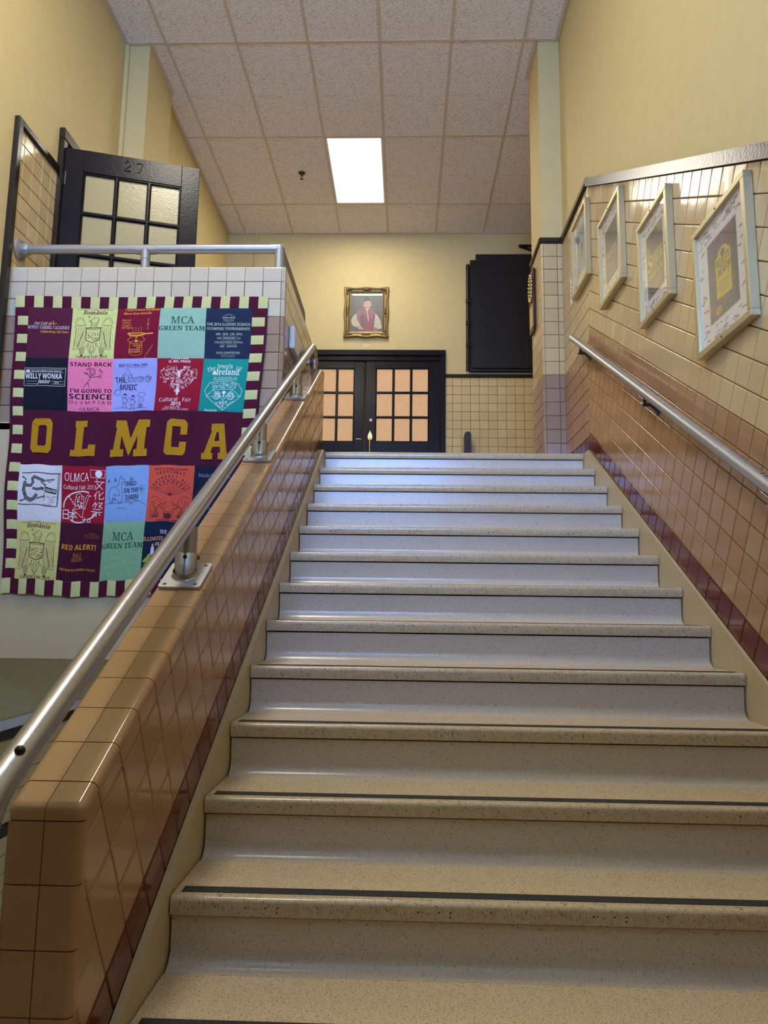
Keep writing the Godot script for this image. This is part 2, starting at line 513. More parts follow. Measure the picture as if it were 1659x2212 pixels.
# lays tiles over a convex region (given anticlockwise) of the plane o + u, v; far(x) tells which become one joined part
func lay(parent: Node3D, called: String, mats: Array, o: Vector3, u: Vector3, v: Vector3, region: Array, org: Vector2, pit := Vector2(P, P), far = null, joint := 0.0034) -> void:
	var reg := PackedVector2Array(region)
	var lo := reg[0]
	var hi := reg[0]
	for p in reg:
		lo = lo.min(p); hi = hi.max(p)
	var nn := u.cross(v)
	var joined := MB.new()
	for j in range(floori((lo.y - org.y) / pit.y), ceili((hi.y - org.y) / pit.y)):
		for i in range(floori((lo.x - org.x) / pit.x), ceili((hi.x - org.x) / pit.x)):
			var a := org + Vector2(i, j) * pit
			var cell := PackedVector2Array([a, a + Vector2(pit.x, 0), a + pit, a + Vector2(0, pit.y)])
			for k in reg.size():
				var e := (reg[(k + 1) % reg.size()] - reg[k]).normalized()
				cell = clip_half(cell, reg[k], Vector2(-e.y, e.x))
				if cell.size() < 3: break
			if cell.size() < 3: continue
			for k in 4:   # joints
				var ed := [[a, Vector2(1, 0)], [a, Vector2(0, 1)], [a + pit, Vector2(-1, 0)], [a + pit, Vector2(0, -1)]][k] as Array
				cell = clip_half(cell, ed[0] + ed[1] * joint * 0.5, ed[1])
				if cell.size() < 3: break
			var ar := 0.0
			var ctr := Vector2.ZERO
			for k in cell.size():
				ar += cell[k].cross(cell[(k + 1) % cell.size()]) * 0.5
				ctr += cell[k] / cell.size()
			if cell.size() < 3 or absf(ar) < 0.00002: continue
			var clean := PackedVector2Array()
			for k in cell.size():
				if cell[k].distance_to(cell[(k + 1) % cell.size()]) > 0.0006: clean.append(cell[k])
			if clean.size() < 3: continue
			var full: bool = absf(ar - (pit.x - joint) * (pit.y - joint)) < 1e-6
			if full: ctr = a + pit * 0.5
			var loc := PackedVector2Array()
			for p in clean: loc.append(p - ctr)
			var ti := Basis(Vector3(1, 0, 0), rng.randfn(0.0, 0.0022)) * Basis(Vector3(0, 1, 0), rng.randfn(0.0, 0.0022))
			var x := Transform3D(Basis(u, v, nn) * ti, o + u * ctr.x + v * ctr.y)
			var mt: Material = mats[rng.randi() % mats.size()]
			if far != null and far.call(x.origin):
				joined.add(tile_mb(loc), x)
				continue
			if full:
				var key := "tile%.4f%.4f" % [pit.x, pit.y]
				if not shared.has(key):
					var hx := (pit - Vector2(joint, joint)) * 0.5
					shared[key] = tile_mb(PackedVector2Array([-hx, Vector2(hx.x, -hx.y), hx, Vector2(-hx.x, hx.y)])).mesh()
				put(called, shared[key], mt, parent, x)
			else:
				put(called, tile_mb(loc), mt, parent, x)
	if joined.v.size():
		var s := put(called + "_field", joined, mats[0], parent)
		s.set_meta("kind", "stuff")

func slope_u() -> Vector3: return Vector3(0, -sin(TH), cos(TH))
func slope_v() -> Vector3: return Vector3(0, cos(TH), sin(TH))
# (z, y) of the point at slope coordinates
func uv_zy(u: float, v: float) -> Vector2: return Vector2(u * cos(TH) + v * sin(TH), -u * sin(TH) + v * cos(TH))
func zy_uv(z: float, y: float) -> Vector2: return Vector2(-y * sin(TH) + z * cos(TH), y * cos(TH) + z * sin(TH))
func sp(x: float, u: float, v: float) -> Vector3:
	var q := uv_zy(u, v)
	return Vector3(x, q.y, q.x)

# ------------------------------------------------------------------ scene
func _ready() -> void:
	# camera
	var cam := Camera3D.new()
	cam.name = "camera"
	cam.fov = rad_to_deg(2.0 * atan(1106.0 / 1533.2753))
	cam.near = 0.05; cam.far = 60.0
	cam.transform = Transform3D(Basis(Vector3.UP, 0.0299) * Basis(Vector3.RIGHT, 0.1379) * Basis(Vector3.BACK, 0.0135), Vector3(0.567252, -1.09998, 4.863516))
	add_child(cam)
	cam.current = true
	# sky and exposure
	var we := WorldEnvironment.new()
	we.name = "environment"
	var env := Environment.new()
	env.background_mode = Environment.BG_COLOR
	env.background_color = srgb(170, 196, 235)
	env.tonemap_mode = Environment.TONE_MAPPER_LINEAR
	env.tonemap_exposure = 1.0
	env.sdfgi_enabled = true; env.ssao_enabled = true; env.ssil_enabled = true
	we.environment = env
	add_child(we)
	# daylight through the tall window over the entrance, behind the camera
	area_light("window_daylight", Vector3(0.0, 1.1, ZB - 0.1), Vector3(0, 180, 0), Vector2(2.5, 1.7), Color(0.52, 0.71, 1.0), 42.0)
	make_materials()
	rng.seed = 7
	build_ceiling()
	build_shell()
	build_stairs()
	build_right_wainscot()
	build_stair_wall()
	build_balcony()
	build_left_wall()
	build_far_wall()
	build_handrails()
	build_posters()
	build_small_things()
	build_quilt()

func area_light(called: String, at: Vector3, deg: Vector3, size: Vector2, c: Color, e: float) -> void:
	var l := AreaLight3D.new()
	l.name = called
	l.area_size = size; l.light_color = c; l.light_energy = e
	l.position = at; l.rotation_degrees = deg
	l.shadow_enabled = true; l.area_range = 30.0; l.area_attenuation = 2.0
	add_child(l)

func flat_box(lo: Vector3, hi: Vector3, ch := 0.0) -> MB:
	return MB.new().box((lo + hi) * 0.5, hi - lo, ch)

func build_ceiling() -> void:
	var c := Node3D.new()
	c.name = "ceiling"
	add_child(c)
	tag(c, "suspended ceiling of fissured off-white tiles in a beige grid above the stairs", "ceiling", "", "structure")
	put("ceiling_deck", flat_box(Vector3(-2.2, CEIL + 0.25, -4.0), Vector3(4.2, CEIL + 0.35, ZB + 0.3)), M.plaster, c)
	var xs := [-1.87]
	for k in 6: xs.append(-1.5175 + 0.61 * k)
	xs.append(2.142); xs.append(2.752); xs.append(3.5)
	var zs := [ZF]
	for k in range(-2, 8): zs.append(-0.556 + 1.2192 * k)
	for j in zs.size() - 1:
		for i in xs.size() - 1:
			if xs[i] > 1.9 and zs[j] > -1.0: continue
			if (i == 3 and j == 1) or (i == 2 and j == 5): continue
			var lo := Vector3(xs[i] + 0.008, CEIL + 0.004, zs[j] + 0.008)
			var hi := Vector3(xs[i + 1] - 0.008, CEIL + 0.02, zs[j + 1] - 0.008)
			put("ceiling_tile", flat_box(lo, hi, 0.002), M.ceil, c)
	for x: float in xs:
		put("grid_bar", flat_box(Vector3(x - 0.012, CEIL - 0.002, ZF), Vector3(x + 0.012, CEIL + 0.006, ZB if x < 1.6 else -0.6), 0.001), M.tee, c)
	for z: float in zs:
		put("grid_bar", flat_box(Vector3(XL, CEIL - 0.0015, z - 0.012), Vector3(XR if z > -1.0 else 3.5, CEIL + 0.0055, z + 0.012), 0.001), M.tee, c)
	put("wall_angle", flat_box(Vector3(XR - 0.03, CEIL - 0.004, -0.58), Vector3(XR, CEIL + 0.004, ZB)), M.tee, c)
	put("wall_angle", flat_box(Vector3(XL, CEIL - 0.004, -0.58), Vector3(XL + 0.03, CEIL + 0.004, ZB)), M.tee, c)
	put("wall_angle", flat_box(Vector3(1.615, CEIL - 0.004, -1.0), Vector3(1.645, CEIL + 0.004, -0.57)), M.tee, c)
	put("wall_angle", flat_box(Vector3(-1.665, CEIL - 0.004, -1.16), Vector3(-1.635, CEIL + 0.004, -0.57)), M.tee, c)
	put("wall_angle", flat_box(Vector3(-1.74, CEIL - 0.004, ZF), Vector3(-1.71, CEIL + 0.004, -1.16)), M.tee, c)
	put("wall_angle", flat_box(Vector3(XL, CEIL - 0.004, ZF), Vector3(3.5, CEIL + 0.004, ZF + 0.03)), M.tee, c)
	troffer(-2.994, "lit fluorescent ceiling light over the landing, in front of the double doors", 3.9, -0.298)
	troffer(1.882, "fluorescent ceiling light over the middle of the stairs, above the picture", 8.6, -0.908)

func troffer(z0: float, label: String, power: float, x0: float) -> void:
	var x1 := x0 + 0.61
	var z1 := z0 + 1.2192
	var t := thing("ceiling_light", label, "ceiling light", "fluorescent ceiling lights")
	var hs := MB.new()
	hs.box(Vector3((x0 + x1) / 2, CEIL + 0.1, (z0 + z1) / 2), Vector3(x1 - x0 - 0.03, 0.006, z1 - z0 - 0.03))
	for s: float in [-1.0, 1.0]:
		hs.box(Vector3((x0 + x1) / 2 + s * 0.288, CEIL + 0.052, (z0 + z1) / 2), Vector3(0.006, 0.096, 1.19))
		hs.box(Vector3((x0 + x1) / 2, CEIL + 0.052, (z0 + z1) / 2 + s * 0.592), Vector3(0.57, 0.096, 0.006))
	put("housing", hs, M.white_metal, t)
	var fr := MB.new()
	for s: float in [-1.0, 1.0]:
		fr.box(Vector3((x0 + x1) / 2 + s * 0.287, CEIL + 0.004, (z0 + z1) / 2), Vector3(0.02, 0.01, 1.195), 0.002)
		fr.box(Vector3((x0 + x1) / 2, CEIL + 0.004, (z0 + z1) / 2 + s * 0.591), Vector3(0.594, 0.01, 0.02), 0.002)
	put("lens_frame", fr, M.white_metal, t)
	for k in 4:
		var x := x0 + 0.11 + k * 0.13
		put("fluorescent_tube", MB.new().tube([Vector3(x, CEIL + 0.05, z0 + 0.05), Vector3(x, CEIL + 0.05, z1 - 0.05)], 0.014, 10), M.tube, t)
	put("lens", flat_box(Vector3(x0 + 0.02, CEIL + 0.004, z0 + 0.02), Vector3(x1 - 0.02, CEIL + 0.007, z1 - 0.02)), M.lens, t)
	area_light("ceiling_light_glow", Vector3((x0 + x1) / 2, CEIL - 0.02, (z0 + z1) / 2), Vector3(-90, 0, 0), Vector2(0.56, 1.16), Color(1.0, 0.96, 0.88), power)


func wall(called: String, label: String) -> Node3D:
	var o := Node3D.new()
	o.name = called
	add_child(o)
	tag(o, label, "wall" if called.begins_with("wall") else "floor", "", "structure")
	return o

func build_shell() -> void:
	# right wall: plaster above and behind the tiles, the pillar, the hall beyond it
	var r := wall("wall_right", "yellow plaster wall with glazed tiles right of the stairs")
	put("plaster", flat_box(Vector3(XR + 0.004, -2.9, -1.0), Vector3(XR + 0.2, CEIL + 0.25, ZB)), M.paint, r)
	var hall := wall("wall_hall", "yellow plaster wall of the hall beyond the pillar")
	put("plaster", flat_box(Vector3(3.5, -0.2, ZF - 0.2), Vector3(3.7, CEIL + 0.25, -0.9)), M.paint, hall)
	put("plaster", flat_box(Vector3(XR + 0.2, -0.2, -1.0), Vector3(3.7, CEIL + 0.25, -0.8)), M.paint, hall)
	# back wall with the tall window and the entrance floor below it
	var b := wall("wall_back", "yellow plaster wall behind the camera with a tall window")
	put("plaster", flat_box(Vector3(XL - 0.2, -3.5, ZB), Vector3(XR + 0.2, 0.2, ZB + 0.2)), M.paint, b)
	put("plaster", flat_box(Vector3(XL - 0.2, 2.0, ZB), Vector3(XR + 0.2, CEIL + 0.25, ZB + 0.2)), M.paint, b)
	put("plaster", flat_box(Vector3(XL - 0.2, 0.2, ZB), Vector3(-1.3, 2.0, ZB + 0.2)), M.paint, b)
	put("plaster", flat_box(Vector3(1.3, 0.2, ZB), Vector3(XR + 0.2, 2.0, ZB + 0.2)), M.paint, b)
	var w := Node3D.new()
	w.name = "window_1"
	add_child(w)
	tag(w, "wide daylit window with white bars in the wall behind the camera", "window", "", "structure")
	var fm := MB.new()
	for x: float in [-1.27, -0.43, 0.43, 1.27]: fm.box(Vector3(x, 1.1, ZB + 0.03), Vector3(0.06, 1.8, 0.06), 0.006)
	for y: float in [0.23, 1.1, 1.97]: fm.box(Vector3(0, y, ZB + 0.03), Vector3(2.5, 0.06, 0.05), 0.006)
	put("window_frame", fm, M.white_metal, w)
	for i in 3:
		for j in 2:
			put("pane", flat_box(Vector3(-1.24 + i * 0.85, 0.26 + j * 0.87, ZB + 0.03), Vector3(-0.46 + i * 0.85, 1.07 + j * 0.87, ZB + 0.036)), M.daylight, w)
	var fl := wall("floor_entrance", "terrazzo floor at the foot of the stairs")
	put("slab", flat_box(Vector3(-0.165, -2.9, 4.41), Vector3(XR + 0.004, -16.0 * RISE, ZB)), M.terrazzo, fl)
	put("slab", flat_box(Vector3(XL - 0.2, -3.5, -1.5), Vector3(-0.165, -3.3, ZB)), M.terrazzo, fl)
	var blocker := wall("floor_light_block", "added unseen slab behind the camera, blocking window light from the lower steps")
	put("slab", flat_box(Vector3(XL, -0.25, 5.25), Vector3(XR + 0.004, -0.1, ZB)), M.plaster, blocker)  # added out of view to keep window light off the lower steps
	put("block_edge", flat_box(Vector3(XL, -0.1, 5.25), Vector3(XR + 0.004, 0.12, 5.37)), M.plaster, blocker)  # raises the edge of the added light block
	var ld := wall("floor", "speckled terrazzo floor of the upper landing")
	put("slab", flat_box(Vector3(-0.165, -0.14, ZF), Vector3(3.5, 0.0, -0.26)), M.terrazzo, ld)
	put("slab", flat_box(Vector3(XL - 1.4, -0.14, ZF), Vector3(-0.165, 0.0, 0.66)), M.terrazzo, ld)

func arc_pts(c: Vector2, r: float, a0: float, a1: float, m := 6) -> Array:
	var o := []
	for i in m + 1:
		var a := deg_to_rad(lerpf(a0, a1, float(i) / m))
		o.append(c + Vector2(cos(a), sin(a)) * r)
	return o

func build_stairs() -> void:
	var s := thing("staircase", "straight flight of speckled terrazzo steps with black grip strips", "staircase")
	var W := 1.8054
	# one step: profile in (z forward, y up) from its own nosing
	var pr := PackedVector2Array([Vector2(-GOING + 0.024, 0), Vector2(-0.0285, 0), Vector2(-0.0285, -0.044), Vector2(-GOING + 0.024, -0.044)])
	var np := PackedVector2Array([Vector2(-0.028, 0), Vector2(-0.014, 0)])
	np.append_array(arc_pts(Vector2(-0.013, -0.013), 0.013, 90, 0, 5))
	np.append_array([Vector2(-0.0005, -0.040), Vector2(-0.0025, -0.0435), Vector2(-0.028, -0.044)])
	var rp := PackedVector2Array([Vector2(-0.0145, -0.0495)])
	rp.append(Vector2(-0.0165, -(RISE - 0.04)))
	rp.append_array(arc_pts(Vector2(0.0235, -(RISE - 0.04)), 0.04, 180, 268, 8))
	rp.append(Vector2(0.0235, -RISE))
	rp.append(Vector2(-0.08, -RISE))
	rp.append(Vector2(-0.08, -0.0495))
	for i in 16:
		var o := Vector3(0, -RISE * i, GOING * i)
		var q := Node3D.new()
		q.name = "step" if i == 0 else "step_%03d" % i
		s.add_child(q, true)
		put("tread", MB.new().extrude(pr, o, Vector3(0, 0, 1), Vector3.UP, Vector3.RIGHT, 0.003, W - 0.003), M.terrazzo, q)
		put("nosing", MB.new().extrude(np, o, Vector3(0, 0, 1), Vector3.UP, Vector3.RIGHT, 0.0035, W - 0.0035), M.nosing, q)
		put("riser", MB.new().extrude(rp, o, Vector3(0, 0, 1), Vector3.UP, Vector3.RIGHT, 0.005, W - 0.005), M.riser, q)
		put("grip_strip", flat_box(o + Vector3(0.02, -0.002, -0.066), o + Vector3(W - 0.02, 0.0016, -0.03), 0.001), M.strip, q)
	var cp := PackedVector2Array([uv_zy(0.0, -0.17), uv_zy(5.0, -0.17), uv_zy(5.0, -0.45), uv_zy(0.2, -0.45)])
	put("core", MB.new().extrude(cp, Vector3.ZERO, Vector3(0, 0, 1), Vector3.UP, Vector3.RIGHT, 0.001, W - 0.001), M.dark_backing, s)  # dark backing added to stop light leaking through the gaps beside the steps
	# raking stone strings
	for e in [[W, 0.05, XR - 0.0022], [0.0, 0.03, -0.0192]]:
		var v: float = e[1]
		var top := zy_uv(0, 0)
		var pf := PackedVector2Array()
		var z0 := v / sin(TH)
		pf.append(Vector2(-0.02, 0.0)); pf.append(Vector2(z0, 0.0))
		pf.append(uv_zy(5.1, v)); pf.append(uv_zy(5.1, -0.4)); pf.append(uv_zy(0.2, -0.4)); pf.append(Vector2(-0.02, -0.25))
		var m := MB.new()
		m.extrude(pf, Vector3(e[0], 0, 0), Vector3(0, 0, 1), Vector3.UP, Vector3.RIGHT * signf(e[2] - e[0]), 0.0, absf(e[2] - e[0]))
		put("string", m, M.stone, s)

func far_tile(x: Vector3) -> bool: return x.z > 2.72 or x.z < -1.2

func build_right_wainscot() -> void:
	var w: Node3D = get_node("wall_right")
	var X := XR + 0.0045
	var o := Vector3(X, 0, 0)
	var put_field := func(v0: float, v1: float, called: String, mats: Array) -> void:
		# the upright break between level and raking courses
		var a := zy_uv(0.10, 0.124)
		var d := (zy_uv(0.236, 1.90) - a).normalized()
		var reg := clip_half(PackedVector2Array([Vector2(-1.5, v0), Vector2(4.6, v0), Vector2(4.6, v1), Vector2(-1.5, v1)]), a, Vector2(d.y, -d.x))
		lay(w, called, mats, o, slope_u(), slope_v(), Array(reg), Vector2(2.340, 0.158 - 0.1108), Vector2(0.1105, 0.1108), far_tile)
	put_field.call(0.05, 0.158, "red_tile", M.red)
	put_field.call(0.158, 0.8228, "tan_tile", M.tan)
	put_field.call(0.8228, 1.709, "cream_tile", M.cream)
	# level field between the pillar and the break
	var lv := func(y0: float, y1: float, called: String, mats: Array) -> void:
		var zl := func(y: float) -> float: return 0.10 + 0.136 * (y - 0.124) / 1.776
		var reg := [Vector2(-0.57, y0), Vector2(zl.call(y0), y0), Vector2(zl.call(y1), y1), Vector2(-0.57, y1)]
		lay(w, called, mats, o, Vector3.BACK, Vector3.UP, reg, Vector2(-0.57, 0.097), Vector2(P, 0.1105))
	lv.call(0.0, 0.097, "red_tile", M.red)
	lv.call(0.097, 0.760, "tan_tile", M.tan)
	lv.call(0.760, 1.865, "cream_tile", M.cream)
	put("grout", flat_box(Vector3(X - 0.0008, 0, -0.57), Vector3(X + 0.0015, 1.87, 0.236)), M.grout, w)
	var gp := PackedVector2Array([Vector2(0.09, 0.05), Vector2(0.236, 1.866), uv_zy(0.0, 1.712), uv_zy(4.6, 1.712), uv_zy(4.6, 0.0), uv_zy(0.06, 0.0)])
	gp[2] = Vector2(0.24, (1.712 - 0.24 * sin(TH)) / cos(TH))
	put("grout", MB.new().extrude(gp, Vector3(X - 0.0015, 0, 0), Vector3(0, 0, 1), Vector3.UP, Vector3.RIGHT, 0.0, 0.004), M.grout, w)
	# pillar
	var p := wall("wall_pillar", "square pillar with plaster above and glazed tiles below, at the head of the stairs")
	put("plaster", flat_box(Vector3(1.651, 0, -1.0), Vector3(XR + 0.01, CEIL + 0.2, -0.576), 0.004), M.paint, p)
	put("grout", flat_box(Vector3(1.6495, 0, -1.0), Vector3(XR, 1.87, -0.5745), 0.003), M.grout, p)
	for e in [[0.0, 0.097, "red_tile", M.red], [0.097, 0.760, "tan_tile", M.tan_sheen], [0.760, 1.865, "cream_tile", M.cream]]:
		lay(p, e[2], e[3], Vector3(0, 0, -0.5755), Vector3.RIGHT, Vector3.UP, [Vector2(1.667, e[0]), Vector2(XR, e[0]), Vector2(XR, e[1]), Vector2(1.667, e[1])], Vector2(1.667, 0.097), Vector2(0.1105, 0.1105))
		lay(p, e[2], e[3], Vector3(1.6505, 0, 0), Vector3(0, 0, 1), Vector3.UP, [Vector2(-1.0, e[0]), Vector2(-0.592, e[0]), Vector2(-0.592, e[1]), Vector2(-1.0, e[1])], Vector2(-0.592 - P * 4, 0.097), Vector2(P, 0.1105))
	for j in range(-1, 16):   # rounded corner tiles
		var y0 := maxf(0.0, 0.097 + 0.1105 * j) + 0.0013
		var y1 := 0.097 + 0.1105 * (j + 1) - 0.0013
		var mt: Array = M.red if j < 0 else (M.tan_sheen if j < 6 else M.cream)
		var pf := PackedVector2Array([Vector2(1.6655, -0.5695), Vector2(1.66, -0.5697)])
		pf.append_array(arc_pts(Vector2(1.6605, -0.5855), 0.016, 90, 180, 6))
		pf.append_array([Vector2(1.6445, -0.5905), Vector2(1.652, -0.5905), Vector2(1.6655, -0.576)])
		put("corner_tile", MB.new().extrude(pf, Vector3.ZERO, Vector3.RIGHT, Vector3.BACK, Vector3.UP, y0, y1), mt[rng.randi() % 4], p)
	# dark rail along the top of the tiles
	var t := MB.new()
	t.box(Vector3(XR - 0.006, 1.89, -0.17), Vector3(0.034, 0.05, 0.83), 0.008)
	var sl := PackedVector2Array()
	var b0 := 0.21
	for e in [[b0, 1.709], [4.6, 1.709], [4.6, 1.762], [b0, 1.762]]:
		var q := uv_zy(0, 0)
		if e[0] == b0: q = Vector2(0.236, (e[1] - 0.236 * sin(TH)) / cos(TH))
		else: q = uv_zy(e[0], e[1])
		sl.append(q)
	t.extrude(sl, Vector3(XR - 0.023, 0, 0), Vector3(0, 0, 1), Vector3.UP, Vector3.RIGHT, 0.0, 0.03)
	whole("trim_1", t, M.trim, "dark glossy rail capping the tiles along the right wall", "trim", "", "structure")
	var t2 := MB.new()
	t2.box(Vector3(1.735, 1.89, -0.572), Vector3(0.2, 0.05, 0.034), 0.01)
	t2.box(Vector3(1.6475, 1.89, -0.785), Vector3(0.034, 0.05, 0.45), 0.01)
	whole("trim_2", t2, M.trim, "dark rail wrapping the pillar above its tiles", "trim", "", "structure")

func build_stair_wall() -> void:
	var w := wall("wall_stair", "low raking wall of tan glazed tiles with rounded cap tiles left of the stairs")
	var X := -0.026
	var zf := 3.4995
	# core
	var core := PackedVector2Array([Vector2(-0.024, -0.4), Vector2(-0.024, 0.574), Vector2(0.0467, 0.574), uv_zy(3.7, 0.515)])
	core[3] = Vector2(zf, (0.515 - zf * sin(TH)) / cos(TH))
	core.append(Vector2(zf, -3.3)); core.append(Vector2(1.0, -3.3))
	put("core", MB.new().extrude(core, Vector3(-0.159, 0, 0), Vector3(0, 0, 1), Vector3.UP, Vector3.RIGHT, 0.0, 0.1335), M.grout, w)
	# side tiles facing the steps
	var o := Vector3(X, 0, 0)
	var field := func(v0: float, v1: float, called: String, mats: Array) -> void:
		var reg := PackedVector2Array([Vector2(v0, -0.5), Vector2(v1, -0.5), Vector2(v1, 4.6), Vector2(v0, 4.6)])
		for e in [[-0.018, 1.0], [zf - 0.008, -1.0]]:
			var a := zy_uv(e[0], 0.0)
			reg = clip_half(reg, Vector2(a.y, a.x), Vector2(sin(TH), cos(TH)) * float(e[1]))   # +z in (v, u)
		var a2 := zy_uv(0.0, 0.558)
		reg = clip_half(reg, Vector2(a2.y, a2.x), -Vector2(cos(TH), -sin(TH)))
		lay(w, called, mats, o, slope_v(), slope_u(), Array(reg), Vector2(0.135, 3.481), Vector2(0.11, 0.1105))
	field.call(0.03, 0.135, "red_tile", M.red)
	field.call(0.135, 0.4645, "tan_tile", M.tan)
	field.call(0.4665, 0.5085, "tan_tile", M.tan)
	# cap tiles: two halves with a rounded outer edge
	var path_len := 0.0
	var rows := []
	var k0 := 3.481 - 0.1105 * 31
	for k in 33: rows.append([k0 + 0.1105 * k, k0 + 0.1105 * (k + 1)])
	for e in rows:
		var u0: float = maxf(e[0], 0.285) + 0.0013
		var u1: float = e[1] - 0.0013
		if u0 > u1: continue
		if u1 > 3.72: continue
		for s: float in [-1.0, 1.0]:
			put("cap_tile", cap(s, [[0.0, sp(0, u0, 0.527), slope_v()], [1.0, sp(0, u1, 0.527), slope_v()]]), M.tan[rng.randi() % 4], w)
	# level cap at the landing end and the rounded front ends
	var yl := 0.587
	var zc := (0.527 - yl * cos(TH)) / sin(TH)
	for s: float in [-1.0, 1.0]:
		put("cap_tile", cap(s, [[0, Vector3(0, yl, -0.027), Vector3.UP], [0, Vector3(0, yl, zc - 0.012), Vector3.UP], [0, sp(0, zy_uv(zc, yl).x + 0.012, 0.527), slope_v()], [0, sp(0, 0.283, 0.527), slope_v()]]), M.tan[rng.randi() % 4], w)
		var pts := []
		var ue := 3.7033
		pts.append([0, sp(0, ue, 0.527), slope_v()])
		var zr := 3.506
		var r := 0.022
		var a0 := rad_to_deg(TH)
		# centre of the nose arc: r below the slope plane, r behind the front plane
		var cz := zr - r
		var cy := (0.527 - r - cz * sin(TH)) / cos(TH)
		for i in 8:
			var a := lerpf(TH, PI / 2, i / 7.0)
			var nn := Vector3(0, cos(a), sin(a))
			pts.append([0, Vector3(0, cy, cz) + nn * r, nn])
		pts.append([0, Vector3(0, -1.492, zr), Vector3(0, 0, 1)])
		put("cap_tile", cap(s, pts), M.tan[rng.randi() % 4], w)
	# front end
	for j in 17:
		var y1 := -1.4945 - 0.1115 * j
		for s: float in [-1.0, 1.0]:
			var q := MB.new()
			var pf := PackedVector2Array([Vector2(0.001, 0.0), Vector2(0.001, 0.0065), Vector2(0.058, 0.0065)])
			pf.append_array(arc_pts(Vector2(0.0595, -0.0065), 0.013, 90, 0, 5))
			pf.append_array([Vector2(0.0725, -0.02), Vector2(0.0665, -0.02), Vector2(0.0665, 0.0)])
			q.extrude(pf, Vector3(-0.0925, 0, zf), Vector3.RIGHT * s, Vector3.BACK, Vector3.UP, y1 - 0.109, y1)
			put("end_tile", q, M.tan[rng.randi() % 4], w)
	# landing end
	put("end_plaster", flat_box(Vector3(-0.16, 0, -0.03), Vector3(-0.022, 0.57, -0.023)), M.grout, w)

# half of the cap, swept along points [_, point on the top line, normal]
func cap(s: float, pts: Array) -> MB:
	var mb := MB.new()
	var pf := [Vector2(0.0009, -0.014), Vector2(0.0009, -0.0006), Vector2(0.0022, 0.0)]
	var nf := [Vector2(-1, 0), Vector2(-0.7, 0.7), Vector2(0, 1)]
	for i in 8:
		var a := deg_to_rad(lerpf(90, 0, i / 7.0))
		pf.append(Vector2(0.0555, -0.0165) + Vector2(cos(a), sin(a)) * 0.0165)
		nf.append(Vector2(cos(a), sin(a)))
	pf.append(Vector2(0.072, -0.019)); nf.append(Vector2(1, 0))
	for i in pts.size() - 1:
		for k in pf.size() - 1:
			var q := []
			var nn := []
			for e in [[i, k], [i + 1, k], [i + 1, k + 1], [i, k + 1]]:
				var pt: Vector3 = pts[e[0]][1]
				var nr: Vector3 = pts[e[0]][2]
				q.append(pt + Vector3(-0.0925 + s * pf[e[1]].x, 0, 0) + nr * pf[e[1]].y)
				nn.append((Vector3(s * nf[e[1]].x, 0, 0) + nr * nf[e[1]].y).normalized())
			mb.quad(q[0], q[1], q[2], q[3], nn[0], nn[1], nn[2], nn[3])
	for i in [0, pts.size() - 1]:
		var q := []
		var pt: Vector3 = pts[i][1]
		var nr: Vector3 = pts[i][2]
		for k in pf.size(): q.append(pt + Vector3(-0.0925 + s * pf[k].x, 0, 0) + nr * pf[k].y)
		mb.face(q, (pts[0][1] - pts[-1][1]) * (1.0 if i == 0 else -1.0))
	return mb

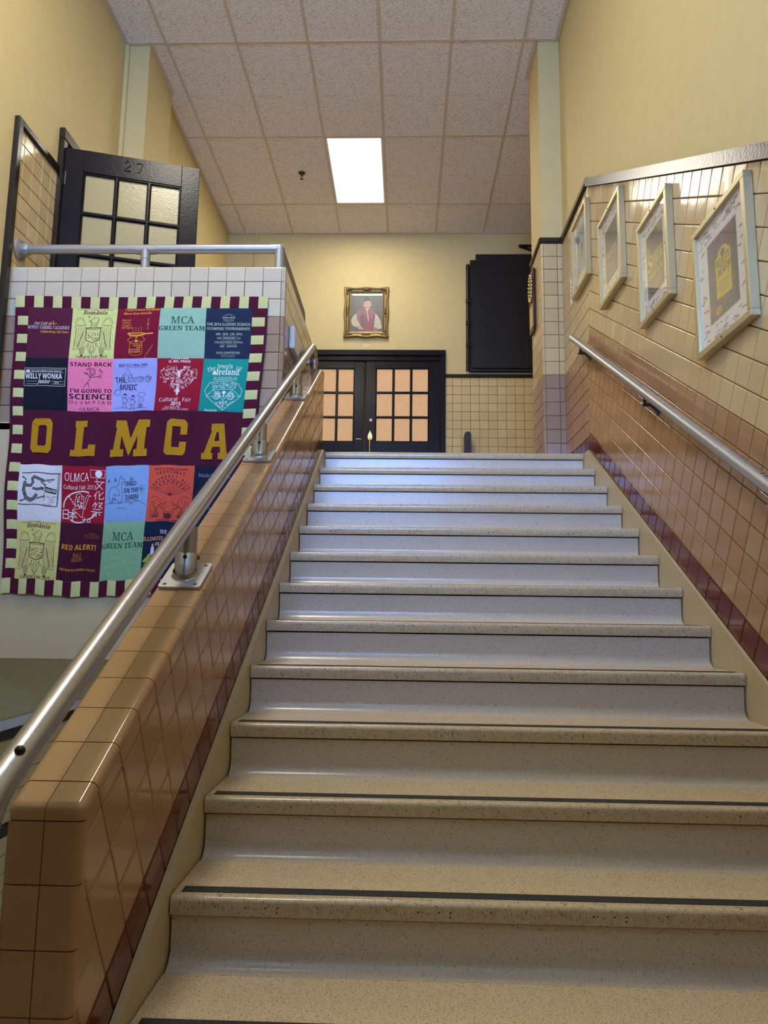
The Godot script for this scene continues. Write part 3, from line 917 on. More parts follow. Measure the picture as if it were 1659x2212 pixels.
func build_balcony() -> void:
	var w := wall("wall_balcony", "balcony wall faced with cream and tan glazed tiles greyed by painted window reflection, the quilt hanging on it")
	var zt := ZQ - 0.006
	put("core", flat_box(Vector3(XL, 0.0, 0.66), Vector3(-0.171, 0.948, zt)), M.grout, w)
	put("core", flat_box(Vector3(-0.29, 0.0, -0.62), Vector3(-0.171, 0.948, 0.67)), M.grout, w)
	put("plaster", flat_box(Vector3(XL, -1.4, 0.6), Vector3(-0.165, -0.02, ZQ + 0.004), 0.006), M.plaster, w)
	put("soffit", flat_box(Vector3(XL, -1.4, -1.5), Vector3(-0.165, -0.14, 0.6)), M.plaster, w)
	var X0 := -1.753
	for e in [[0.0, 0.637, "tan_tile", M.tan_sheen], [0.637, 0.86, "cream_tile", M.pale]]:  # bluish window sheen is part of both tile colours here
		lay(w, e[2], e[3], Vector3(0, 0, zt), Vector3.RIGHT, Vector3.UP, [Vector2(XL, e[0] - (0.022 if e[0] == 0.0 else 0.0)), Vector2(-0.182, e[0] - (0.022 if e[0] == 0.0 else 0.0)), Vector2(-0.182, e[1]), Vector2(XL, e[1])], Vector2(X0, 0.86 - 0.1115 * 8), Vector2(0.1115, 0.1115))
		lay(w, e[2], e[3], Vector3(-0.171, 0, 0), Vector3.UP, Vector3.BACK, [Vector2(e[0], -0.61), Vector2(e[1], -0.61), Vector2(e[1], 0.812), Vector2(e[0], 0.812)], Vector2(0.86 - 0.1115 * 8, 0.812 - 0.1165 * 14), Vector2(0.1115, 0.1165))
	# top course with a rounded upper edge, front and side
	for i in 16:
		var x0 := X0 - 0.1115 + 0.1115 * i
		var x1 := x0 + 0.1115
		x0 = maxf(x0, XL); x1 = minf(x1, -0.182)
		if x1 - x0 < 0.008: continue
		put("cream_tile", MB.new().extrude(top_profile(), Vector3(0, 0.86, zt), Vector3.BACK, Vector3.UP, Vector3.RIGHT, x0 + 0.0013, x1 - 0.0013), M.pale[rng.randi() % 4], w)
	for i in 13:
		var z1 := 0.812 - 0.1165 * i
		var z0 := maxf(z1 - 0.1165, -0.61)
		if z1 - z0 < 0.01: continue
		put("cream_tile", MB.new().extrude(top_profile(), Vector3(-0.171, 0.86, 0), Vector3.RIGHT, Vector3.UP, Vector3.BACK, z0 + 0.0013, z1 - 0.0013), M.pale[rng.randi() % 4], w)
	# rounded corner column
	for j in 9:
		var y1 := 0.957 if j == 0 else 0.86 - 0.1115 * (j - 1)
		var y0 := 0.86 - 0.1115 * j
		var pf := PackedVector2Array([Vector2(-0.181, -0.006), Vector2(-0.181, 0.0), Vector2(-0.18, 0.0)])
		pf.append_array(arc_pts(Vector2(-0.18, -0.015), 0.015, 90, 0, 6))
		pf.append_array([Vector2(-0.165, -0.0165), Vector2(-0.171, -0.0165)])
		put("corner_tile", MB.new().extrude(pf, Vector3(0, 0, ZQ), Vector3.RIGHT, Vector3.BACK, Vector3.UP, maxf(y0, -0.02) + 0.0013, y1 - 0.0013 - (0.004 if j == 0 else 0.0)), (M.pale if j < 3 else M.tan_sheen)[rng.randi() % 4], w)
	put("top_slab", flat_box(Vector3(XL, 0.94, 0.665), Vector3(-0.175, 0.954, ZQ - 0.012), 0.003), M.pale[0], w)
	put("top_slab", flat_box(Vector3(-0.285, 0.94, -0.615), Vector3(-0.177, 0.9542, 0.665), 0.003), M.pale[1], w)
	whole("trim_3", flat_box(Vector3(XL, -0.076, ZQ - 0.02), Vector3(-0.168, -0.022, ZQ + 0.004), 0.008), M.trim, "dark strip under the tiles of the balcony wall, behind the quilt", "trim", "", "structure")

func top_profile() -> PackedVector2Array:
	var pf := PackedVector2Array([Vector2(0, 0.0013), Vector2(0.006, 0.0013), Vector2(0.006, 0.082)])
	pf.append_array(arc_pts(Vector2(-0.008, 0.083), 0.014, 0, 90, 6))
	pf.append_array([Vector2(-0.02, 0.097), Vector2(-0.02, 0.09), Vector2(0, 0.088)])
	return pf

func build_left_wall() -> void:
	var w := wall("wall_left", "yellow plaster wall on the left with a tiled panel and a pilaster")
	# opening of door 27: z -0.58 .. 0.33, up to 2.1
	put("plaster", flat_box(Vector3(XL - 0.2, -0.14, 0.33), Vector3(XL, CEIL + 0.25, ZB)), M.paint, w)
	put("plaster", flat_box(Vector3(XL - 0.2, 2.1, -0.6), Vector3(XL, CEIL + 0.25, 0.33)), M.paint, w)
	put("plaster", flat_box(Vector3(XL - 0.2, -0.14, ZF), Vector3(-1.744, CEIL + 0.25, -1.16)), M.paint, w)
	put("pilaster", flat_box(Vector3(XL - 0.2, 0, -1.165), Vector3(-1.665, CEIL + 0.25, -0.585), 0.004), M.paint, w)
	put("pipe_chase", flat_box(Vector3(XL, 0, -0.585), Vector3(XL + 0.035, CEIL, -0.55), 0.006), M.paint, w)
	# tiled panel
	put("grout", flat_box(Vector3(XL - 0.01, 0, 0.33), Vector3(XL + 0.0015, 1.88, 0.862)), M.grout, w)
	lay(w, "cream_tile", M.cream, Vector3(XL, 0, 0), Vector3.UP, Vector3.BACK, [Vector2(0.0, 0.33), Vector2(1.875, 0.33), Vector2(1.875, 0.86), Vector2(0.0, 0.86)], Vector2(1.783 - 0.1115 * 16, 0.79 - 0.1105 * 5), Vector2(0.1115, 0.1105))
	var t := MB.new()
	t.box(Vector3(XL + 0.012, 0.92, 0.885), Vector3(0.04, 1.99, 0.056), 0.008)
	t.box(Vector3(XL + 0.010, 1.898, 0.61), Vector3(0.034, 0.05, 0.5), 0.008)
	whole("trim_4", t, M.trim, "dark rail framing the tiled panel on the left wall", "trim", "", "structure")
	# lower part, seen under the balcony
	var lw := wall("wall_lower", "lower left wall with yellow plaster over cream tiles, under the balcony")
	put("plaster", flat_box(Vector3(XL - 0.2, -1.83, -1.5), Vector3(XL - 0.03, -0.14, ZB)), M.paint, lw)
	put("grout", flat_box(Vector3(XL - 0.2, -3.3, -1.5), Vector3(XL - 0.032, -1.8, ZB)), M.grout, lw)
	put("plaster", flat_box(Vector3(XL - 0.2, -3.3, -1.7), Vector3(-0.165, -0.14, -1.5)), M.paint, lw)
	lay(lw, "cream_tile", M.wheat, Vector3(XL - 0.0325, 0, 0), Vector3.UP, Vector3.BACK, [Vector2(-2.44, -1.4), Vector2(-1.93, -1.4), Vector2(-1.93, 1.2), Vector2(-2.44, 1.2)], Vector2(-1.93 - P * 5, -1.4), Vector2(P, P))
	lay(lw, "cream_tile", M.wheat, Vector3(XL - 0.0325, 0, 0), Vector3.UP, Vector3.BACK, [Vector2(-3.3, -1.4), Vector2(-2.52, -1.4), Vector2(-2.52, 1.2), Vector2(-3.3, 1.2)], Vector2(-2.52 - P * 8, -1.4), Vector2(P, P), func(x: Vector3) -> bool: return x.y < -2.9 or x.z < -0.3)
	put("black_band", flat_box(Vector3(XL - 0.04, -2.52, -1.5), Vector3(XL - 0.018, -2.44, 3.0), 0.004), M.black_terrazzo, lw)
	whole("trim_5", flat_box(Vector3(XL - 0.035, -1.925, -1.5), Vector3(XL - 0.008, -1.865, 3.0), 0.006), M.trim, "dark rail on the lower left wall, above its cream tiles", "trim", "", "structure")
	whole("trim_6", flat_box(Vector3(XL - 0.035, -1.865, -1.5), Vector3(XL - 0.016, -1.80, 3.0), 0.004), M.white_metal, "pale strip above the dark rail on the lower left wall", "trim", "", "structure")
	# room behind door 27
	var rm := wall("wall_classroom", "walls of the dim room behind the open door 27")
	put("plaster", flat_box(Vector3(-3.3, 0, -2.0), Vector3(-3.2, 2.6, 1.6)), M.paint, rm)
	put("plaster", flat_box(Vector3(-3.2, 0, 1.5), Vector3(XL - 0.2, 2.6, 1.6)), M.paint, rm)
	put("plaster", flat_box(Vector3(-3.2, 0, -2.0), Vector3(XL - 0.2, 2.6, -1.9)), M.paint, rm)
	put("plaster", flat_box(Vector3(-3.3, 2.6, -2.0), Vector3(XL - 0.2, 2.7, 1.6)), M.paint, rm)
	# door 27
	var d := Node3D.new()
	d.name = "door_2"
	add_child(d)
	tag(d, "dark glazed door numbered 27, standing open beside the tiled panel", "door", "", "structure")
	var fr := MB.new()
	fr.box(Vector3(XL + 0.012, 1.07, 0.352), Vector3(0.05, 2.14, 0.062), 0.008)
	fr.box(Vector3(XL + 0.0125, 2.18, -0.1), Vector3(0.052, 0.085, 0.968), 0.008)
	fr.box(Vector3(XL + 0.012, 1.07, -0.562), Vector3(0.05, 2.14, 0.045), 0.008)
	fr.box(Vector3(XL - 0.1, 1.06, 0.324), Vector3(0.2, 2.12, 0.02), 0.003)
	fr.box(Vector3(XL - 0.1, 2.12, -0.12), Vector3(0.2, 0.03, 0.9), 0.003)
	put("door_frame", fr, M.trim, d)
	var hx := Transform3D(Basis(Vector3.UP, atan2(0.255, 0.885)), Vector3(XL + 0.02, 0.01, 0.325))
	leaf(d, hx, 0.92, 2.085, M.frosted, [0.165, 0.135, 0.125, 0.40, 3, 5], true)
	var num := Canvas.new(4, 4, Color.BLACK)
	for k in 2:
		var tm := TextMesh.new()
		var f := SystemFont.new()
		f.font_names = PackedStringArray(["Droid Serif"])
		tm.font = f; tm.text = ["2", "7"][k]; tm.font_size = 64; tm.pixel_size = 0.078 / 46.0; tm.depth = 0.008; tm.curve_step = 3.0
		tm.vertical_alignment = VERTICAL_ALIGNMENT_BOTTOM
		put("numeral", tm, M.door, d, hx * Transform3D(Basis.IDENTITY, Vector3(0.425 + 0.08 * k, 1.948, 0.024)))
	for y: float in [1.86, 1.0, 0.25]:
		put("hinge", MB.new().lathe([Vector2(0, -0.05), Vector2(0.009, -0.05), Vector2(0.009, 0.05), Vector2(0, 0.05)], Vector3(XL + 0.042, y, 0.338), Vector3.UP, 10), M.iron, d)
	var kn := MB.new()
	var c := Vector3(0.81, 1.16, 0.03)
	kn.ball(c + Vector3(0, 0.03, 0.004), Vector3(0.02, 0.022, 0.012), 6)
	var ring := []
	for i in 25:
		var a := TAU * i / 24.0
		ring.append(c + Vector3(0.034 * sin(a), -0.012 + 0.036 * cos(a), 0.01))
	kn.tube(ring, 0.0055, 8, false)
	kn.ball(c + Vector3(0, -0.048, 0.01), Vector3(0.014, 0.011, 0.011), 6)
	put("ring_pull", kn, M.brass, d, hx)

# a glazed door leaf in its own plane: x from the hinge, y up; o = [top rail, left stile, right stile, bottom rail, columns, rows]
func leaf(d: Node3D, x: Transform3D, wd: float, ht: float, glass: Material, o: Array, five := false) -> void:
	var th := 0.042
	var tr: float = o[0]
	var ls: float = o[1]
	var rs: float = o[2]
	var br: float = o[3]
	put("stile", MB.new().box(Vector3(ls / 2, ht / 2, 0), Vector3(ls, ht, th), 0.003), M.door, d, x)
	put("stile", MB.new().box(Vector3(wd - rs / 2, ht / 2, 0), Vector3(rs, ht, th), 0.003), M.door, d, x)
	put("rail", MB.new().box(Vector3((wd + ls - rs) / 2, ht - tr / 2, 0), Vector3(wd - ls - rs, tr, th), 0.002), M.door, d, x)
	put("rail", MB.new().box(Vector3((wd + ls - rs) / 2, br / 2, 0), Vector3(wd - ls - rs, br, th), 0.002), M.door, d, x)
	var nc: int = o[4]
	var nr: int = o[5]
	var gx := (wd - ls - rs) / nc
	var gy := (ht - tr - br) / nr
	var bar := PackedVector2Array([Vector2(-0.016, -0.004), Vector2(-0.016, 0.006), Vector2(-0.007, 0.016), Vector2(0.007, 0.016), Vector2(0.016, 0.006), Vector2(0.016, -0.004)])
	for i in range(1, nc):
		put("glazing_bar", MB.new().extrude(bar, Vector3(ls + gx * i, 0, 0), Vector3.RIGHT, Vector3.BACK, Vector3.UP, br, ht - tr), M.door, d, x)
	for j in range(1, nr):
		put("glazing_bar", MB.new().extrude(bar, Vector3(0, br + gy * j, 0.0005), Vector3.UP, Vector3.BACK, Vector3.RIGHT, ls, wd - rs), M.door, d, x)
	var bd := MB.new()
	for s in [[Vector3(ls + 0.006, br + gy * nr / 2, 0.006), Vector3(0.014, gy * nr, 0.02)], [Vector3(wd - rs - 0.006, br + gy * nr / 2, 0.006), Vector3(0.014, gy * nr, 0.02)], [Vector3(ls + gx * nc / 2, br + 0.006, 0.006), Vector3(gx * nc, 0.014, 0.02)], [Vector3(ls + gx * nc / 2, ht - tr - 0.006, 0.006), Vector3(gx * nc, 0.014, 0.02)]]:
		bd.box(s[0], s[1], 0.005)
	put("bead", bd, M.door, d, x)
	for i in nc:
		for j in nr:
			put("pane", MB.new().box(Vector3(ls + gx * (i + 0.5), br + gy * (j + 0.5), -0.004), Vector3(gx - 0.004, gy - 0.004, 0.005)), glass, d, x)

func build_far_wall() -> void:
	var w := wall("wall_far", "yellow plaster wall at the far end of the landing, around the double doors")
	put("plaster", flat_box(Vector3(XL - 0.2, 2.1, ZF - 0.2), Vector3(3.7, CEIL + 0.25, ZF)), M.paint, w)
	put("plaster", flat_box(Vector3(XL - 0.2, -0.14, ZF - 0.2), Vector3(-0.9, 2.1, ZF)), M.paint, w)
	put("plaster", flat_box(Vector3(1.0, -0.14, ZF - 0.2), Vector3(3.7, 2.1, ZF)), M.paint, w)
	put("grout", flat_box(Vector3(1.03, 0, ZF - 0.01), Vector3(3.5, 1.79, ZF + 0.0015)), M.grout, w)
	lay(w, "wheat_tile", M.wheat, Vector3(0, 0, ZF), Vector3.RIGHT, Vector3.UP, [Vector2(1.053, 0), Vector2(3.5, 0), Vector2(3.5, 1.78), Vector2(1.053, 1.78)], Vector2(1.144 - P, 1.78 - 0.1095 * 17), Vector2(0.1105, 0.1095), func(x: Vector3) -> bool: return x.x > 2.3 or x.y < 0.78)
	whole("trim_7", flat_box(Vector3(1.045, 1.778, ZF - 0.01), Vector3(3.5, 1.822, ZF + 0.02), 0.006), M.trim, "dark rail over the wheat coloured tiles right of the double doors", "trim", "", "structure")
	# double doors
	var d := Node3D.new()
	d.name = "door_1"
	add_child(d)
	tag(d, "pair of dark doors with warm lit pebbled panes under the gilt framed portrait", "door", "", "structure")
	var fr := MB.new()
	for s: float in [-1.0, 1.0]:
		fr.box(Vector3(0.057 + s * 0.966, 1.03, ZF + 0.005), Vector3(0.064, 2.06, 0.05), 0.006)
		fr.box(Vector3(0.057 + s * 0.936, 1.03, ZF - 0.05), Vector3(0.02, 2.06, 0.1), 0.004)
	fr.box(Vector3(0.057, 2.095, ZF + 0.005), Vector3(1.998, 0.07, 0.052), 0.006)
	fr.box(Vector3(0.057, 2.03, ZF - 0.05), Vector3(1.87, 0.06, 0.1), 0.004)
	put("door_frame", fr, M.door, d)
	# the right leaf hangs from its right side, the left one from its left and stands slightly ajar
	var rx := Transform3D(Basis.IDENTITY, Vector3(0.064, 0.005, ZF - 0.03))
	leaf(d, rx, 0.92, 1.985, M.lit_glass, [0.085, 0.125, 0.135, 0.955, 3, 3])
	var lx := Transform3D(Basis(Vector3.UP, 0.012), Vector3(-0.868, 0.005, ZF - 0.03))
	leaf(d, lx, 0.913, 1.985, M.lit_glass, [0.085, 0.135, 0.125, 0.955, 3, 3])
	for s in [[0.07, 1.25], [-0.02, 1.0]]: pass
	put("astragal", flat_box(Vector3(-0.05, 0.99, ZF - 0.006), Vector3(0.02, 0.996, ZF - 0.002)), M.brass, d)
	put("keyhole_rose", MB.new().lathe([Vector2(0.0, 0.004), Vector2(0.008, 0.006), Vector2(0.017, 0.006), Vector2(0.02, 0.0)], Vector3(0.133, 1.235, ZF - 0.009), Vector3.BACK, 16), M.white_metal, d)
	var pl := PackedVector2Array()
	for e in [[0, 0.075], [0.008, 0.05], [0.024, 0.02], [0.03, -0.01], [0.022, -0.04], [0.008, -0.05], [0, -0.052], [-0.008, -0.05], [-0.022, -0.04], [-0.03, -0.01], [-0.024, 0.02], [-0.008, 0.05]]: pl.append(Vector2(e[0], e[1]))
	var hd := MB.new()
	hd.extrude(pl, Vector3(0.126, 1.03, ZF - 0.009), Vector3.RIGHT, Vector3.UP, Vector3.BACK, 0.0, 0.006)
	put("pull_plate", hd, M.brass, d)
	put("pull_handle", MB.new().tube([Vector3(0.126, 1.0, ZF - 0.004), Vector3(0.126, 0.985, ZF + 0.03), Vector3(0.126, 0.94, ZF + 0.04), Vector3(0.126, 0.85, ZF + 0.04), Vector3(0.126, 0.8, ZF + 0.03), Vector3(0.126, 0.79, ZF - 0.004)], 0.009, 10), M.brass, d)
	for y: float in [1.72, 1.05]:
		put("hinge", MB.new().lathe([Vector2(0, -0.09), Vector2(0.009, -0.09), Vector2(0.009, 0.09), Vector2(0, 0.09)], Vector3(0.985, y, ZF - 0.004), Vector3.UP, 10), M.door, d)
	# lit corridor behind the leaves
	var k := wall("wall_corridor", "wall of the lit corridor behind the double doors")
	put("plaster", flat_box(Vector3(-1.2, -0.14, ZF - 1.6), Vector3(1.3, 2.6, ZF - 1.5)), M.paint, k)
	put("plaster", flat_box(Vector3(-1.2, -0.14, ZF - 1.5), Vector3(-1.1, 2.6, ZF - 0.2)), M.paint, k)
	put("plaster", flat_box(Vector3(1.2, -0.14, ZF - 1.5), Vector3(1.3, 2.6, ZF - 0.2)), M.paint, k)
	put("plaster", flat_box(Vector3(-1.2, 2.5, ZF - 1.5), Vector3(1.3, 2.6, ZF - 0.2)), M.paint, k)
	put("plaster", flat_box(Vector3(-1.2, -0.14, ZF - 1.5), Vector3(1.3, -0.04, ZF - 0.2)), M.terrazzo, k)
	build_portrait()
	build_memorial()

func portrait_picture() -> ImageTexture:
	var W := 360
	var H := 440
	var cv := Canvas.new(W, H, srgb(66, 72, 76))
	var r := RandomNumberGenerator.new()
	r.seed = 3
	for i in 260:   # brushed backdrop
		var p := Vector2(r.randf() * W, r.randf() * H)
		var q := 1.0 - clampf(Vector2((p.x - 180) / 170.0, (p.y - 160) / 150.0).length(), 0.0, 1.0)
		cv.disc(p, Vector2(r.randf_range(14, 34), r.randf_range(10, 24)), Color(0.24, 0.27, 0.29).lerp(Color(0.46, 0.50, 0.47), q), 0.4)
	var k := Vector2(W, H)
	var rose := srgb(150, 84, 104)
	var deep := srgb(92, 58, 76)
	cv.poly([0.04, 0.66, 0.2, 0.45, 0.36, 0.37, 0.62, 0.37, 0.78, 0.44, 0.98, 0.62, 0.99, 0.99, 0.1, 0.99], srgb(58, 54, 66), k)
	cv.poly([0.18, 0.48, 0.3, 0.41, 0.44, 0.37, 0.5, 0.42, 0.47, 0.7, 0.46, 0.97, 0.3, 0.9, 0.22, 0.7], rose, k)
	cv.poly([0.5, 0.42, 0.58, 0.37, 0.72, 0.42, 0.8, 0.52, 0.8, 0.74, 0.72, 0.9, 0.66, 0.75], rose, k)
	cv.poly([0.3, 0.6, 0.42, 0.5, 0.46, 0.7, 0.46, 0.97, 0.34, 0.88], deep, k)
	cv.poly([0.7, 0.55, 0.76, 0.5, 0.78, 0.74, 0.72, 0.9, 0.68, 0.8], deep, k)
	cv.poly([0.48, 0.44, 0.55, 0.43, 0.63, 0.6, 0.71, 0.9, 0.7, 0.98, 0.45, 0.98, 0.46, 0.7], srgb(150, 40, 62), k)
	cv.poly([0.5, 0.42, 0.53, 0.42, 0.57, 0.6, 0.58, 0.74, 0.55, 0.68], srgb(224, 196, 200), k)
	cv.line([0.62, 0.62, 0.68, 0.96], 3, srgb(110, 26, 46), k)
	cv.line([0.5, 0.6, 0.49, 0.96], 3, srgb(112, 28, 48), k)
	for s in [[[0.03, 0.7, 0.1, 0.58, 0.18, 0.52, 0.22, 0.68, 0.32, 0.83, 0.2, 0.87, 0.07, 0.82]], [[0.78, 0.52, 0.86, 0.58, 0.94, 0.7, 0.99, 0.9, 0.86, 0.92, 0.74, 0.88, 0.76, 0.7]]]:
		cv.poly(s[0], srgb(206, 194, 166), k)
	for i in 60:   # lace
		var left := i % 2 == 0
		var p := Vector2(r.randf_range(0.07, 0.24) if left else r.randf_range(0.79, 0.92), r.randf_range(0.66, 0.84))
		cv.arc(p * k, Vector2(5, 4), r.randf() * 200, r.randf() * 200 + 160, 1.2, srgb(160, 146, 120))
	cv.poly([0.22, 0.84, 0.3, 0.82, 0.38, 0.87, 0.41, 0.94, 0.34, 0.93, 0.27, 0.92], srgb(206, 158, 128), k)
	for q: float in [0.3, 0.335, 0.37]: cv.line([q, 0.87, q + 0.02, 0.935], 1.6, srgb(140, 96, 74), k)
	cv.poly([0.72, 0.9, 0.78, 0.87, 0.86, 0.9, 0.86, 0.97, 0.74, 0.97], srgb(150, 112, 88), k)
	cv.disc(Vector2(0.525, 0.28) * k, Vector2(0.115, 0.115) * k, srgb(204, 160, 132))
	cv.disc(Vector2(0.56, 0.29) * k, Vector2(0.075, 0.09) * k, srgb(222, 184, 156), 0.6)
	cv.poly([0.43, 0.33, 0.62, 0.33, 0.58, 0.4, 0.5, 0.41], srgb(192, 144, 118), k)
	for e: float in [0.49, 0.57]:
		cv.arc(Vector2(e, 0.262) * k, Vector2(11, 7), 0, 360, 1.6, srgb(92, 66, 54))
		cv.disc(Vector2(e, 0.262) * k, Vector2(3, 2.4), srgb(60, 42, 36))
	cv.line([0.53, 0.265, 0.545, 0.305, 0.525, 0.31], 2, srgb(150, 104, 84), k)
	cv.line([0.5, 0.345, 0.53, 0.34, 0.565, 0.346], 2.4, srgb(140, 76, 70), k)
	cv.poly([0.47, 0.4, 0.59, 0.39, 0.56, 0.425, 0.51, 0.43], srgb(214, 200, 196), k)
	cv.poly([0.38, 0.1, 0.5, 0.07, 0.6, 0.06, 0.64, 0.13, 0.65, 0.2, 0.52, 0.19, 0.42, 0.22], srgb(34, 36, 44), k)
	cv.line([0.6, 0.06, 0.61, 0.11, 0.66, 0.16], 2.4, srgb(200, 196, 200), k)
	cv.line([0.5, 0.07, 0.52, 0.19], 2, srgb(58, 60, 70), k)
	return cv.texture()

func print_quad(lo: Vector3, ux: Vector3, uy: Vector3, uv0: Vector2, uv1: Vector2, nn: Vector3) -> MB:
	var mb := MB.new()
	mb.quad_uv([lo, lo + ux, lo + ux + uy, lo + uy], [nn, nn, nn, nn], [Vector2(uv0.x, uv1.y), uv1, Vector2(uv1.x, uv0.y), uv0])
	return mb

func build_portrait() -> void:
	var t := thing("framed_portrait", "gilt ornate framed painting of a clergyman in rose robes above the double doors", "picture")
	var cx := 0.0555
	var cy := 2.62
	var W := 0.556
	var H := 0.66
	var fw := 0.078
	var prof := [Vector2(0, 0.004), Vector2(0.0, 0.03), Vector2(0.012, 0.046), Vector2(0.022, 0.044), Vector2(0.034, 0.03), Vector2(0.048, 0.028), Vector2(0.056, 0.036), Vector2(0.062, 0.034), Vector2(0.07, 0.022), Vector2(fw, 0.02), Vector2(fw, 0.008)]
	var fr := MB.new()
	# top, right, bottom, left mouldings with mitred ends and a gently waved outer edge
	for s in 4:
		var dirs := [[Vector3(1, 0, 0), Vector3(0, -1, 0), W, H], [Vector3(0, -1, 0), Vector3(-1, 0, 0), H, W], [Vector3(-1, 0, 0), Vector3(0, 1, 0), W, H], [Vector3(0, 1, 0), Vector3(1, 0, 0), H, W]][s] as Array
		var al: Vector3 = dirs[0]
		var inn: Vector3 = dirs[1]
		var L: float = dirs[2]
		var c0: Vector3 = Vector3(cx, cy, ZF) - al * (L / 2) - inn * (float(dirs[3]) / 2)
		var m := 16
		for i in m:
			for k in prof.size() - 1:
				var q := []
				for e in [[i, k], [i + 1, k], [i + 1, k + 1], [i, k + 1]]:
					var pr: Vector2 = prof[e[1]]
					var f: float = float(e[0]) / m
					var wave := (cos(f * TAU * 2.0) * 0.5 + 0.5) * 0.012 * (1.0 - pr.x / fw)
					var along: float = lerpf(pr.x, L - pr.x, f)
					q.append(c0 + al * along + inn * (pr.x - wave + 0.006 * (1.0 - pr.x / fw)) + Vector3(0, 0, pr.y))
				var out: Vector3 = Vector3(0, 0, 1) - inn * 0.4
				if k >= 8: out = inn + Vector3(0, 0, 0.2)
				mb_face(fr, q, out)
	put("frame", fr, M.gilt, t)
	for sx in [-1, 0, 1]:
		for sy in [-1, 0, 1]:
			if sx == 0 and sy == 0: continue
			var o := MB.new()
			var c := Vector3(cx + sx * (W / 2 - 0.034), cy + sy * (H / 2 - 0.034), ZF + 0.036)
			var n := 9 if sx * sy != 0 else 7
			for i in n:
				var f := (i - (n - 1) * 0.5) / ((n - 1) * 0.5)
				var p := c
				if sx * sy != 0:
					p += Vector3(-sx * maxf(f, 0) * 0.055, -sy * maxf(-f, 0) * 0.055, 0)
				elif sx == 0: p += Vector3(f * 0.055, sin(f * 9.0) * 0.01, 0)
				else: p += Vector3(sin(f * 9.0) * 0.01, f * 0.06, 0)
				p += Vector3(rng.randf_range(-0.005, 0.005), rng.randf_range(-0.005, 0.005), 0)
				var sz := 0.014 * (1.1 - absf(f) * 0.55)
				o.ball(p + Vector3(0, 0, 0.004), Vector3(sz * rng.randf_range(0.7, 1.1), sz * rng.randf_range(0.7, 1.1), 0.012), 5)
			put("leaf_ornament", o, M.gilt, t)
	var pm := mat(Color.WHITE, 0.35)
	pm.albedo_texture = portrait_picture()
	put("painting", print_quad(Vector3(cx - W / 2 + fw - 0.004, cy - H / 2 + fw - 0.004, ZF + 0.012), Vector3(W - 2 * fw + 0.008, 0, 0), Vector3(0, H - 2 * fw + 0.008, 0), Vector2.ZERO, Vector2.ONE, Vector3.BACK), pm, t)
	put("backing", flat_box(Vector3(cx - W / 2 + 0.02, cy - H / 2 + 0.02, ZF), Vector3(cx + W / 2 - 0.02, cy + H / 2 - 0.02, ZF + 0.011)), M.wood, t)
	put("glazing", flat_box(Vector3(cx - W / 2 + fw - 0.002, cy - H / 2 + fw - 0.002, ZF + 0.0135), Vector3(cx + W / 2 - fw + 0.002, cy + H / 2 - fw + 0.002, ZF + 0.0155)), M.glass, t)
	var hang := Transform3D(Basis.IDENTITY, Vector3(0, cy - H / 2, ZF))
	t.transform = hang * Transform3D(Basis(Vector3.RIGHT, 0.008), Vector3.ZERO) * hang.affine_inverse()   # hangs a little forward
	var l := thing("caption_label", "small white caption label on the wall just under the gilt portrait frame", "label")
	put("card", flat_box(Vector3(0.03, 2.18, ZF), Vector3(0.095, 2.205, ZF + 0.003), 0.001), M.paper, l)
	put("printed_line", flat_box(Vector3(0.042, 2.19, ZF + 0.003), Vector3(0.083, 2.194, ZF + 0.0035)), M.iron, l)

func mb_face(mb: MB, q: Array, out: Vector3) -> void:
	mb.face(q, out)

